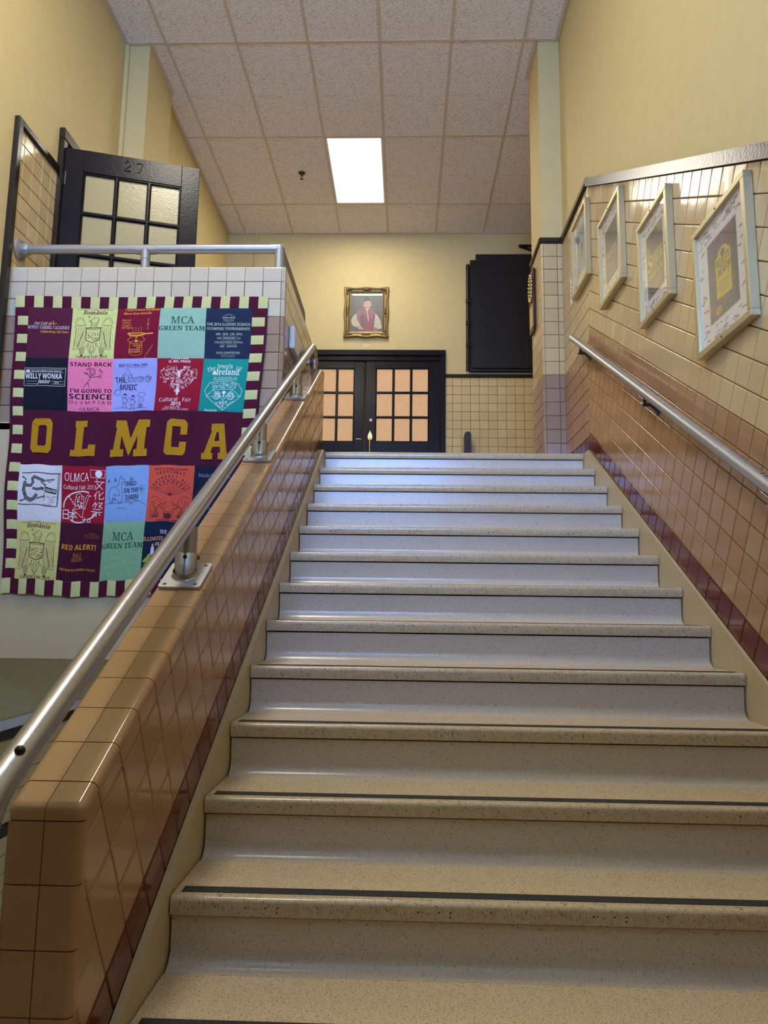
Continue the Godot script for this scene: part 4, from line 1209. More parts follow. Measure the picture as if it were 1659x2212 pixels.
func build_memorial() -> void:
	var t := thing("memorial_tablet", "large black bronze memorial tablet with raised lettering right of the double doors", "plaque")
	var x0 := 1.38
	var x1 := 2.9
	put("back_plate", flat_box(Vector3(x0 - 0.02, 1.86, ZF + 0.0065), Vector3(x1 + 0.02, 3.32, ZF + 0.03), 0.004), M.bronze, t)
	put("tablet_panel", flat_box(Vector3(x0 + 0.05, 1.885, ZF + 0.028), Vector3(x1 - 0.05, 3.385, ZF + 0.055), 0.004), M.bronze, t)
	put("tablet_panel", flat_box(Vector3(x0, 1.885, ZF + 0.024), Vector3(x1, 3.31, ZF + 0.048), 0.004), M.bronze, t)
	put("bottom_moulding", flat_box(Vector3(x0 - 0.03, 1.84, ZF + 0.0065), Vector3(x1 + 0.03, 1.872, ZF + 0.07), 0.008), M.bronze, t)
	var rod := MB.new().tube([Vector3(1.332, 1.86, ZF + 0.03), Vector3(1.332, 3.25, ZF + 0.032)], 0.024, 14)
	for y: float in [1.86, 1.96, 2.16, 2.19, 2.45, 2.48, 2.74, 2.77, 3.2]:
		rod.tube([Vector3(1.332, y, ZF + 0.03), Vector3(1.332, y + 0.016, ZF + 0.03)], 0.028, 14)
	put("side_rod", rod, M.bronze, t)
	for y: float in [2.18, 2.47, 2.76]:
		var b := MB.new()
		for s: float in [-1.0, 1.0]:
			b.tube([Vector3(1.31, y - s * 0.025, ZF + 0.056), Vector3(1.385, y + s * 0.025, ZF + 0.056)], 0.005, 6)
		put("ribbon_cross", b, M.bronze, t)
	for e in [[x0 + 0.025, 3.29], [x0 + 0.025, 1.905]]:
		put("rosette", MB.new().ball(Vector3(e[0], e[1], ZF + 0.05), Vector3(0.016, 0.016, 0.012), 6), M.bronze, t)
	for e in [["WE HONOR THE MEMORY", 3.235, 0.058, 1.44], ["PRAY FOR THOSE WHO", 3.115, 0.058, 1.44], ["1941 - 1945", 2.99, 0.058, 1.62]]:
		put("raised_line", words_mesh(e[0], "Droid Serif", true, e[2], 0.005), M.bronze, t, Transform3D(Basis.IDENTITY, Vector3(e[3], e[1], ZF + 0.057)))
	var nm := MB.new()   # rows of small raised names, too fine to read
	for col in 3:
		for i in 34:
			var y := 2.9 - i * 0.029
			nm.box(Vector3(1.66 + col * 0.44 + rng.randf_range(-0.02, 0.02), y, ZF + 0.0565), Vector3(rng.randf_range(0.26, 0.36), 0.011, 0.003))
	var rows := put("name_rows", nm, M.bronze, t)
	rows.set_meta("kind", "stuff")
	var wg := MB.new()   # spread wing of the eagle that crowns the tablet
	for i in 6:
		var f := i / 5.0
		var pf := PackedVector2Array([Vector2(0.0, 0.0), Vector2(-0.04 - 0.24 * (1 - f), 0.075 - 0.085 * f), Vector2(-0.035 - 0.22 * (1 - f), 0.05 - 0.09 * f), Vector2(0.03, -0.05)])
		wg.extrude(pf, Vector3(2.25, 3.44, ZF + 0.01 + 0.004 * i), Vector3.RIGHT, Vector3.UP, Vector3.BACK, 0.0, 0.02)
	wg.box(Vector3(2.15, 3.508, ZF + 0.03), Vector3(0.34, 0.02, 0.05), 0.004)
	put("eagle_wing", wg, M.bronze, t)

func words_mesh(s: String, font: String, bold: bool, em: float, depth: float) -> TextMesh:
	var tm := TextMesh.new()
	var f := SystemFont.new()
	f.font_names = PackedStringArray([font]); f.font_weight = 700 if bold else 400
	tm.font = f; tm.font_size = 48; tm.pixel_size = em / 48.0; tm.depth = depth; tm.curve_step = 4.0; tm.text = s
	tm.horizontal_alignment = HORIZONTAL_ALIGNMENT_LEFT
	return tm

# ------------------------------------------------------------------ handrails
func post(t: Node3D, base: Vector3, top: float, tilt: bool) -> void:
	var ay := Vector3.UP
	var p := Node3D.new()
	p.name = "post"
	t.add_child(p, true)
	var nn := slope_v() if tilt else Vector3.UP
	var uu := slope_u() if tilt else Vector3(0, 0, 1)
	var pf := PackedVector2Array()
	for e in [[1, 1, 0], [-1, 1, 90], [-1, -1, 180], [1, -1, 270]]:
		for q in arc_pts(Vector2(e[0] * 0.052, e[1] * 0.067), 0.01, e[2], e[2] + 90, 3): pf.append(q)
	put("base_plate", MB.new().extrude(pf, base, Vector3.RIGHT, uu, nn, 0.0005, 0.0085), M.plate, p)
	for e in [[-0.045, -0.06], [0.045, -0.06], [-0.045, 0.06], [0.045, 0.06]]:
		put("bolt_hole", MB.new().lathe([Vector2(0.0, 0.0088), Vector2(0.006, 0.0088), Vector2(0.0065, 0.008)], base + Vector3.RIGHT * e[0] + uu * e[1], nn, 12), M.iron, p)
	var fillet := MB.new().lathe([Vector2(0.046, 0.006), Vector2(0.039, 0.012), Vector2(0.036, 0.026)], base, nn, 20)
	put("weld", fillet, M.steel, p)
	var c := MB.new()
	c.lathe([Vector2(0.0355, -0.02), Vector2(0.0355, 0.068), Vector2(0.034, 0.071), Vector2(0.029, 0.071)], base, ay, 24)
	put("collar", c, M.steel, p)
	var st := MB.new()
	st.lathe([Vector2(0.029, 0.05), Vector2(0.029, top - 0.002), Vector2(0.0, top)], base, ay, 24)
	st.lathe([Vector2(0.0293, 0.106), Vector2(0.0293, 0.108)], base, ay, 24)
	put("upright", st, M.steel, p)
	for a: float in [0.12, 1.5, -2.0]:
		var d := Vector3(sin(a), 0, cos(a))
		put("set_screw", MB.new().lathe([Vector2(0, 0.0375), Vector2(0.006, 0.0372), Vector2(0.0065, 0.034)], base + Vector3(0, 0.058, 0), d, 10), M.black, p)

func build_handrails() -> void:
	# raking rail on the low wall
	var t := thing("stair_handrail", "thick steel tube handrail on posts along the tan cap of the low stair wall", "handrail")
	var X := -0.09
	var V := 0.678
	var path := []
	var a := sp(X, -0.25, V)
	# bend into the last post on the landing end
	for i in 9:
		var an := lerpf(PI / 2, TH + 0.0, i / 8.0)   # turning from straight up to the slope
		var r := 0.075
		# centre placed so that the arc ends at a with direction slope_u
		var cc := a - slope_v() * r
		var f := lerpf(-PI / 2, 0.0, i / 8.0)
		var ang := lerpf(-(PI / 2) , TH, i / 8.0)
		path.append(cc + Vector3(0, cos(ang), sin(ang)) * r)
	path.append(sp(X, 2.0, V))
	path.append(sp(X, 3.85, V))
	var bottom: Vector3 = path[0]
	path.push_front(bottom + Vector3(0, -0.03, 0))
	put("rail", MB.new().tube(path, 0.0262, 24), M.steel, t)
	var low := []
	low.append(sp(X, 3.83, V))
	low.append(sp(X, 3.86, V))
	var b := sp(X, 3.87, V)
	for i in 7:
		var ang := lerpf(TH, PI / 2, i / 6.0)
		low.append(b - slope_v() * 0.09 + Vector3(0, cos(ang), sin(ang)) * 0.09)
	low.append(low[-1] + Vector3(0, -1.25, 0.0))
	put("elbow", MB.new().tube(low, 0.0275, 24), M.steel, t)
	put("plug", MB.new().ball(sp(X, 3.815, V) + Vector3(0.012, 0.02, 0.013), Vector3(0.009, 0.009, 0.009), 7), M.black, t)
	for u: float in [2.868, 1.72, 0.585]:
		var bp := sp(X, u, 0.5285)
		post(t, bp, (V - 0.5285) / cos(TH) - 0.02, true)
	# last post: sleeve and foot on the level cap
	var sl := Node3D.new()
	sl.name = "post"
	t.add_child(sl, true)
	var zb: float = bottom.z
	put("upright", MB.new().lathe([Vector2(0.0262, 0.0), Vector2(0.0262, bottom.y - 0.588)], Vector3(X, 0.588, zb), Vector3.UP, 20), M.steel, sl)
	put("collar", MB.new().lathe([Vector2(0.03, 0.035), Vector2(0.031, 0.037), Vector2(0.031, 0.078), Vector2(0.027, 0.082)], Vector3(X, 0.588, zb), Vector3.UP, 20), M.steel, sl)
	put("bracket", flat_box(Vector3(X - 0.075, 0.625, zb - 0.02), Vector3(X - 0.028, 0.668, zb + 0.022), 0.004), M.plate, sl)
	for an: float in [0.15, -0.9]:
		put("set_screw", MB.new().lathe([Vector2(0, 0.033), Vector2(0.005, 0.0325), Vector2(0.0055, 0.029)], Vector3(X, 0.66, zb), Vector3(sin(an), 0, cos(an)), 10), M.black, sl)
	# wall rail on the right
	var w := thing("wall_handrail", "scratched aluminium handrail on black brackets along the right tiled wall", "handrail")
	var RX := 1.752
	put("rail", MB.new().tube([sp(RX, -0.475, 0.714), sp(RX, 1.4, 0.714), sp(RX, 4.7, 0.714)], 0.0235, 24), M.plate, w)
	for u: float in [-0.205, 1.215, 2.56, 3.95]:
		var k := Node3D.new()
		k.name = "bracket"
		w.add_child(k, true)
		var c := sp(RX, u, 0.714)
		var lowp := c + Vector3(0, -0.066, 0.01)
		put("saddle", MB.new().box(c - slope_v() * 0.0265, Vector3(0.03, 0.005, 0.075), 0.0015, Basis(Vector3.RIGHT, TH)), M.plate, k)
		put("stem", MB.new().tube([c - slope_v() * 0.024, lowp], 0.008, 10), M.iron, k)
		put("arm", MB.new().tube([lowp + Vector3(-0.014, 0, 0), lowp + Vector3(0.03, 0, -0.006), Vector3(XR - 0.014, lowp.y - 0.022, lowp.z - 0.012)], 0.0105, 12), M.iron, k)
		put("screw_cap", MB.new().ball(lowp + Vector3(-0.018, 0, 0.004), Vector3(0.009, 0.012, 0.012), 7), M.steel, k)
		put("rose", MB.new().lathe([Vector2(0, 0.016), Vector2(0.014, 0.015), Vector2(0.028, 0.007), Vector2(0.03, 0.0)], Vector3(XR - 0.0015, lowp.y - 0.022, lowp.z - 0.012), Vector3.LEFT, 18), M.iron, k)
		for q: float in [-0.05, -0.075]:
			put("notch", MB.new().box(sp(RX, u + q, 0.714 + 0.0236), Vector3(0.012, 0.0012, 0.006), 0.0, Basis(Vector3.RIGHT, TH)), M.iron, k)
	# guard rail on the balcony
	var g := thing("guard_rail", "grey pipe guard rail along the top of the tiled balcony wall", "handrail")
	var y := 1.105
	var zr := 0.76
	var xe := -0.222
	var el := []
	el.append(Vector3(XL + 0.01, y, zr)); el.append(Vector3(-1.0, y, zr)); el.append(Vector3(xe - 0.02, y, zr))
	put("rail", MB.new().tube(el, 0.0285, 20), M.plate, g)
	var side := [Vector3(xe, y - 0.005, zr), Vector3(xe, y - 0.005, 0.2), Vector3(xe, y - 0.005, -0.14)]
	for i in 6:
		var an := lerpf(0, PI / 2, (i + 1) / 6.0)
		side.append(Vector3(xe, y - 0.005 - 0.05 + 0.05 * cos(an), -0.14 - 0.05 * sin(an)))
	side.append(Vector3(xe, 0.954, -0.19))
	put("rail", MB.new().tube(side, 0.0285, 20), M.plate, g)
	put("elbow", MB.new().ball(Vector3(xe, y, zr), Vector3(0.032, 0.032, 0.032), 10), M.plate, g)
	put("elbow", MB.new().tube([Vector3(xe - 0.05, y, zr), Vector3(xe, y, zr)], 0.0305, 18), M.plate, g)
	put("upright", MB.new().tube([Vector3(xe, y, zr), Vector3(xe, 0.95, zr)], 0.0295, 18), M.plate, g)
	var tx := -1.058
	put("upright", MB.new().tube([Vector3(tx, y, zr), Vector3(tx, 0.95, zr)], 0.0265, 18), M.plate, g)
	put("tee", MB.new().tube([Vector3(tx - 0.062, y - 0.003, zr), Vector3(tx + 0.062, y - 0.003, zr)], 0.0295, 18), M.plate, g)
	put("tee", MB.new().tube([Vector3(tx, y, zr), Vector3(tx, y - 0.07, zr)], 0.029, 18), M.plate, g)
	put("wall_flange", MB.new().lathe([Vector2(0.0, 0.07), Vector2(0.034, 0.07), Vector2(0.036, 0.066), Vector2(0.036, 0.028), Vector2(0.06, 0.02), Vector2(0.068, 0.012), Vector2(0.068, 0.0)], Vector3(XL + 0.005, y, zr), Vector3.RIGHT, 24), M.plate, g)
	for e: float in [0.6, 2.2, 3.8, 5.4]:
		put("flange_screw", MB.new().ball(Vector3(XL + 0.022, y + 0.052 * sin(e), zr + 0.052 * cos(e)), Vector3(0.005, 0.007, 0.007), 5), M.iron, g)

# ------------------------------------------------------------------ posters on the right wall
func scribble(cv: Canvas, r: RandomNumberGenerator, p: Vector2, l: float, c: Color) -> void:
	var n := r.randi_range(6, 12)
	var pts := []
	var an := r.randf_range(-0.35, 0.35)
	for i in n * 2:
		var q := Vector2(l * i / (n * 2.0), sin(i * 2.1 + r.randf() * 1.4) * l * 0.11 * r.randf_range(0.4, 1.3)).rotated(an)
		pts.append_array([p.x + q.x, p.y + q.y])
	cv.line(pts, 1.9, c)

func build_posters() -> void:
	var CW := 400
	var CH := 512
	var cv := Canvas.new(CW * 4, CH, srgb(238, 238, 240))
	var r := RandomNumberGenerator.new()
	r.seed = 21
	var win := Rect2(84, 92, 232, 330)
	for k in 4:
		cv.clip(k * CW, 0, CW, CH)
		for i in 210:   # autographs on the mat
			var p := Vector2(r.randf_range(6, 350), r.randf_range(8, 500))
			if Rect2(34, 74, 290, 368).has_point(p): continue
			scribble(cv, r, p, r.randf_range(22, 48), [srgb(40, 42, 60), srgb(30, 30, 34), srgb(50, 60, 110)][r.randi() % 3])
		cv.rect(win.position.x - 6, win.position.y - 6, win.size.x + 12, win.size.y + 12, srgb(214, 212, 208))
		cv.rect(win.position.x - 3, win.position.y - 3, win.size.x + 6, win.size.y + 6, srgb(150, 148, 146))
		cv.clip(k * CW + 84, 92, 232, 330)
		match k:
			0:
				cv.rect(0, 0, 232, 330, srgb(126, 176, 206))
				for i in 90: cv.disc(Vector2(r.randf() * 232, r.randf() * 330), Vector2(r.randf_range(8, 30), r.randf_range(8, 26)), [srgb(96, 156, 200), srgb(150, 196, 214), srgb(126, 180, 190), srgb(112, 170, 186)][r.randi() % 4], 0.5)
				for e in [[60, 110, 34, 22, srgb(212, 204, 70)], [130, 96, 26, 18, srgb(224, 190, 60)], [150, 150, 40, 30, srgb(38, 92, 176)], [120, 205, 22, 26, srgb(232, 92, 52)], [70, 190, 20, 20, srgb(236, 200, 60)], [170, 215, 18, 22, srgb(90, 160, 90)], [60, 290, 40, 20, srgb(90, 150, 100)]]:
					cv.disc(Vector2(e[0], e[1]), Vector2(e[2], e[3]), e[4])
			1:
				cv.rect(0, 0, 232, 330, srgb(72, 68, 66))
				for i in 40: cv.disc(Vector2(r.randf() * 232, r.randf() * 120), Vector2.ONE * r.randf_range(1, 3), srgb(150, 150, 152))
				cv.text("FROZEN", 116, 190, 54, srgb(226, 226, 228), "Droid Serif", false, 0.5, 190)
				cv.text("JR.", 190, 212, 20, srgb(226, 226, 228), "Droid Serif", false, 0.5)
				for i in 5: cv.text(["MIDDLE SCHOOL PLAYERS", "PRESENT THE MUSICAL", "MARCH", "7 PM AND 2 PM", "IN THE AUDITORIUM"][i], 116, 232 + i * 18, 15, srgb(190, 188, 186))
			2:
				cv.rect(0, 0, 232, 330, srgb(78, 72, 72))
				cv.poly([150, 0, 232, 0, 232, 60, 190, 50, 170, 24], srgb(132, 150, 60))
				cv.poly([8, 60, 30, 54, 44, 96, 30, 118, 12, 104], srgb(140, 160, 60))
				cv.text("S", 40, 196, 116, srgb(204, 206, 66), "Droid Serif", true, 0.5, 0.0, 0.1)
				cv.text("HREK", 144, 184, 84, srgb(204, 206, 66), "Droid Serif", true, 0.5, 150, 0.1)
				cv.text("THE", 120, 206, 20, srgb(214, 186, 60), "Droid Sans", true)
				cv.text("MUSICAL JR.", 120, 240, 40, srgb(214, 178, 52), "Droid Sans", true, 0.5, 190, 0.1)
				for i in 3: cv.text(["MIDDLE SCHOOL DRAMA", "IN THE AUDITORIUM", "ADMISSION"][i], 116, 274 + i * 18, 15, srgb(196, 192, 186))
			3:
				cv.rect(0, 0, 232, 330, srgb(86, 92, 104))
				var pal := [srgb(108, 100, 150), srgb(70, 84, 62), srgb(140, 62, 60), srgb(92, 82, 132), srgb(160, 110, 70), srgb(120, 132, 170), srgb(86, 104, 70), srgb(130, 84, 110)]
				for i in 46:
					var c := Vector2(r.randf() * 232, r.randf() * 330)
					var s := r.randf_range(20, 56)
					cv.poly([c.x - s, c.y, c.x, c.y - s * 0.7, c.x + s * 0.9, c.y - s * 0.1, c.x + s * 0.2, c.y + s * 0.8], pal[r.randi() % 8], Vector2.ONE, Vector2.ZERO, 0.7)
				cv.rect(206, 0, 26, 330, srgb(58, 74, 56))
				cv.poly([60, 92, 80, 84, 92, 66, 122, 56, 152, 66, 164, 84, 182, 92, 182, 262, 60, 250], srgb(216, 196, 52))
				cv.disc(Vector2(121, 84), Vector2(16, 15), srgb(92, 70, 60))
				cv.text("BEAUTY", 121, 126, 40, srgb(40, 34, 30), "Droid Serif", true, 0.5, 108)
				cv.text("AND THE", 116, 136, 12, srgb(40, 34, 30), "Droid Serif", true)
				cv.text("BEAST", 121, 168, 40, srgb(40, 34, 30), "Droid Serif", true, 0.5, 92)
				cv.disc(Vector2(170, 150), Vector2(12, 12), srgb(206, 70, 52))
				cv.line([168, 160, 160, 190], 3, srgb(120, 80, 50))
				for i in 4: cv.text(["PRESENTED BY", "MIDDLE SCHOOL DRAMA", "MARCH 7 PM", "AUDITORIUM"][i], 121, 202 + i * 13, 11, srgb(96, 80, 30))
				cv.disc(Vector2(70, 300), Vector2(26, 18), srgb(200, 150, 60))
	var pm := mat(Color.WHITE, 0.6)
	pm.albedo_texture = cv.texture()
	var zs := [[-0.15, 0.28, 1.183, 1.742], [0.560, 1.010, 0.797, 1.365], [1.281, 1.706, 0.375, 0.929], [1.970, 2.438, -0.047, 0.510]]
	var lab := ["leftmost framed poster by the pillar, blue with yellow and red shapes, signed mat", "second framed poster from the pillar, dark grey with pale FROZEN title, signed mat", "third framed poster from the pillar, dark grey with yellow-green SHREK title, signed mat", "rightmost and largest-looking framed poster, yellow plaque reading BEAUTY BEAST, signed mat"]
	for k in 4:
		var t := thing("framed_poster", lab[k], "poster", "framed signed show posters on the right wall")
		var z0: float = zs[k][0]
		var z1: float = zs[k][1]
		var y0: float = zs[k][2]
		var y1: float = zs[k][3]
		var xw := XR - 0.0025
		var dp := 0.036
		var fw := 0.026
		for e in [[z0, z1, y1 - fw, y1], [z0, z1, y0, y0 + fw], [z0, z0 + fw, y0 + fw, y1 - fw], [z1 - fw, z1, y0 + fw, y1 - fw]]:
			put("frame_rail", flat_box(Vector3(xw - dp, e[2], e[0]), Vector3(xw, e[3], e[1]), 0.0022), M.champagne, t)
		put("back_board", flat_box(Vector3(xw - 0.016, y0 + 0.01, z0 + 0.01), Vector3(xw - 0.002, y1 - 0.01, z1 - 0.01)), M.paper, t)
		# seen from the stairs: right of the picture is towards +z
		put("signed_mat", print_quad(Vector3(xw - 0.0175, y0 + 0.02, z0 + 0.02), Vector3(0, 0, z1 - z0 - 0.04), Vector3(0, y1 - y0 - 0.04, 0), Vector2(k * 0.25, 0), Vector2(k * 0.25 + 0.25, 1), Vector3.LEFT), pm, t)
		put("glazing", flat_box(Vector3(xw - 0.024, y0 + 0.022, z0 + 0.022), Vector3(xw - 0.022, y1 - 0.022, z1 - 0.022)), M.glass, t)
		for y: float in [y0 + 0.013, y1 - 0.013]:
			put("screw", MB.new().ball(Vector3(xw - dp, y, lerpf(z0, z1, 0.5)), Vector3(0.003, 0.0045, 0.0045), 5), M.iron, t)

# ------------------------------------------------------------------ small things
func build_small_things() -> void:
	var s := thing("sprinkler_head", "small pendent sprinkler head hanging from the ceiling left of the lit fixture", "sprinkler")
	var c := Vector3(-0.611, CEIL, -2.385)
	put("escutcheon", MB.new().lathe([Vector2(0.0, -0.012), Vector2(0.014, -0.012), Vector2(0.036, -0.004), Vector2(0.04, 0.004)], c, Vector3.UP, 18), M.iron, s)
	var b := MB.new().tube([c, c + Vector3(0, -0.035, 0)], 0.009, 10)
	for e: float in [-1.0, 1.0]: b.tube([c + Vector3(e * 0.006, -0.03, 0), c + Vector3(e * 0.014, -0.045, 0), c + Vector3(0, -0.068, 0)], 0.0032, 8)
	put("yoke", b, M.iron, s)
	put("deflector", MB.new().lathe([Vector2(0.0, -0.066), Vector2(0.018, -0.068), Vector2(0.018, -0.071), Vector2(0.0, -0.073)], c, Vector3.UP, 14), M.iron, s)
	var p := thing("conduit_pipe", "thin painted conduit pipe running down the far wall behind the guard rail", "pipe")
	put("tube", MB.new().tube([Vector3(-1.385, CEIL, ZF + 0.016), Vector3(-1.385, 0.02, ZF + 0.016)], 0.014, 12), M.paint, p)
	for y: float in [0.6, 2.2, 3.4]: put("strap", flat_box(Vector3(-1.415, y, ZF), Vector3(-1.355, y + 0.016, ZF + 0.004), 0.001), M.paint, p)
	var f := thing("wall_bell", "round white drum-shaped fixture on a thin rod past the edge of door 27", "fixture")
	var fc := Vector3(-0.93, 1.18, -0.35)
	put("drum", MB.new().lathe([Vector2(0, 0.04), Vector2(0.05, 0.04), Vector2(0.056, 0.034), Vector2(0.056, -0.03), Vector2(0.05, -0.036), Vector2(0, -0.036)], fc, Vector3(0.85, -0.15, 0.3).normalized(), 20), M.white_metal, f)
	put("rod", MB.new().tube([fc + Vector3(-0.05, 0.02, 0), fc + Vector3(-0.2, 0.3, 0.0)], 0.006, 8), M.brass, f)
	var x := thing("notice_holder", "slim white box fixed to the balcony side tiles above the stair wall", "box")
	put("box_body", flat_box(Vector3(-0.164, 0.51, 0.42), Vector3(-0.132, 0.655, 0.65), 0.003), M.white_metal, x)
	put("box_face", flat_box(Vector3(-0.133, 0.525, 0.435), Vector3(-0.1305, 0.64, 0.635), 0.001), M.paper, x)
	var n := thing("bench_end", "dark rounded wooden bench end on the landing right of the double doors", "bench")
	var pf := PackedVector2Array([Vector2(0.0, 0.0), Vector2(0.09, 0.0), Vector2(0.09, 1.0)])
	pf.append_array(arc_pts(Vector2(0.05, 1.005), 0.04, 0, 180, 8))
	pf.append(Vector2(0.01, 0.97))
	put("end_panel", MB.new().extrude(pf, Vector3(1.262, 0, ZF + 0.04), Vector3.RIGHT, Vector3.UP, Vector3.BACK, 0.0, 0.16), M.wood, n)
	put("seat_board", flat_box(Vector3(1.35, 0.42, ZF + 0.04), Vector3(2.6, 0.46, ZF + 0.4), 0.006), M.wood, n)
	put("end_panel", flat_box(Vector3(2.55, 0, ZF + 0.04), Vector3(2.63, 0.9, ZF + 0.2), 0.02), M.wood, n)
	# plaque on the inner side of the pillar
	var q := thing("award_plaque", "dark wooden wall plaque with brass plate and ornament on the pillar side", "plaque")
	var X := 1.6435
	var pf2 := PackedVector2Array([Vector2(-0.83, 1.24), Vector2(-0.80, 1.27), Vector2(-0.80, 1.76), Vector2(-0.83, 1.79), Vector2(-0.97, 1.79), Vector2(-1.0, 1.76), Vector2(-1.0, 1.27), Vector2(-0.97, 1.24)])
	put("board", MB.new().extrude(pf2, Vector3(X - 0.02, 0, 0), Vector3.BACK, Vector3.UP, Vector3.RIGHT, 0.0, 0.02), M.wood, q)
	put("name_plate", flat_box(Vector3(X - 0.023, 1.28, -0.97), Vector3(X - 0.02, 1.47, -0.83), 0.001), M.brass, q)
	put("picture_plate", flat_box(Vector3(X - 0.026, 1.53, -0.965), Vector3(X - 0.02, 1.74, -0.835), 0.002), M.gilt, q)
	var or_ := MB.new()
	for i in 22:
		var a := TAU * i / 22.0
		or_.ball(Vector3(X - 0.028, 1.632 + 0.115 * sin(a), -0.9 + 0.072 * cos(a)), Vector3(0.01, 0.013, 0.011), 4)
	put("beaded_rim", or_, M.brass, q)
	# torn paper scrap on the tiles and the notice beside the first poster
	var nt := thing("paper_notice", "small white printed notice on the tiles behind the leftmost poster", "paper")
	put("sheet", flat_box(Vector3(XR - 0.004, 1.225, -0.33), Vector3(XR - 0.0028, 1.43, -0.2)), M.paper, nt)
	for k in 4: put("ink_mark", flat_box(Vector3(XR - 0.0046, 1.27 + k * 0.035, -0.31), Vector3(XR - 0.004, 1.283 + k * 0.035, -0.235)), M.black, nt)

# ------------------------------------------------------------------ the quilt
const S_COL := [0.053, 0.229, 0.408, 0.580, 0.763, 0.942]
const T_ROW := [0.041, 0.2166, 0.397, 0.580, 0.7655, 0.9515]

# point of the hanging cloth at (s across, t down), h in front of it
func cloth_at(s: float, t: float, h: float) -> Vector3:
	var a := Vector2(-1.803, 0.757).lerp(Vector2(-0.26, 0.757), s)
	var b := Vector2(-1.73, -1.041).lerp(Vector2(-0.354, -1.034), s)
	var p := a.lerp(b, t)
	p.y += 0.0035 * sin(s * 60.0) * t + 0.006 * sin(s * 11.0 + 1.0) * (0.4 + t) - 0.004 * sin(s * PI) * (1.0 - t)
	p.x += 0.004 * sin(t * 16.0 + s * 5.0)
	var z := ZQ + 0.017 + 0.004 * sin(s * 37.0 + t * 3.0) * (0.3 + t) + 0.006 * sin(s * 13.0 - t * 7.0) * t + 0.003 * sin(t * 21.0 + s * 9.0) + 0.012 * t
	# folds that run slantwise through the maroon row
	z += 0.0035 * sin((s - t * 0.35) * 52.0) * exp(-pow((t - 0.5) / 0.16, 2.0))
	return Vector3(p.x, p.y, z + h)

func cloth_normal(s: float, t: float) -> Vector3:
	var a := cloth_at(s + 0.004, t, 0) - cloth_at(s - 0.004, t, 0)
	var b := cloth_at(s, t - 0.004, 0) - cloth_at(s, t + 0.004, 0)
	return a.cross(b).normalized()

# pillowed piece of cloth between s0..s1, t0..t1, sewn down along its edges
func patch(s0: float, s1: float, t0: float, t1: float, m: int, n: int, uv0 := Vector2.ZERO, uv1 := Vector2.ONE, puff := 0.0022) -> MB:
	var mb := MB.new()
	var grid := []
	for j in n + 1:
		var row := []
		for i in m + 1:
			var fx := float(i) / m
			var fy := float(j) / n
			var e := minf(minf(fx, 1 - fx) * (s1 - s0) * 1.6, minf(fy, 1 - fy) * (t1 - t0) * 1.8)
			var h := 0.0006 + puff * (1.0 - exp(-e / 0.006))
			row.append([cloth_at(lerpf(s0, s1, fx), lerpf(t0, t1, fy), h), Vector2(lerpf(uv0.x, uv1.x, fx), lerpf(uv0.y, uv1.y, fy)), Vector3.ZERO])
		grid.append(row)
	for j in n + 1:
		for i in m + 1:
			var du: Vector3 = grid[j][mini(i + 1, m)][0] - grid[j][maxi(i - 1, 0)][0]
			var dv: Vector3 = grid[maxi(j - 1, 0)][i][0] - grid[mini(j + 1, n)][i][0]
			grid[j][i][2] = du.cross(dv).normalized()
	for j in n:
		for i in m:
			var q := [grid[j][i], grid[j][i + 1], grid[j + 1][i + 1], grid[j + 1][i]]
			mb.quad_uv([q[0][0], q[1][0], q[2][0], q[3][0]], [q[0][2], q[1][2], q[2][2], q[3][2]], [q[0][1], q[1][1], q[2][1], q[3][1]])
	return mb

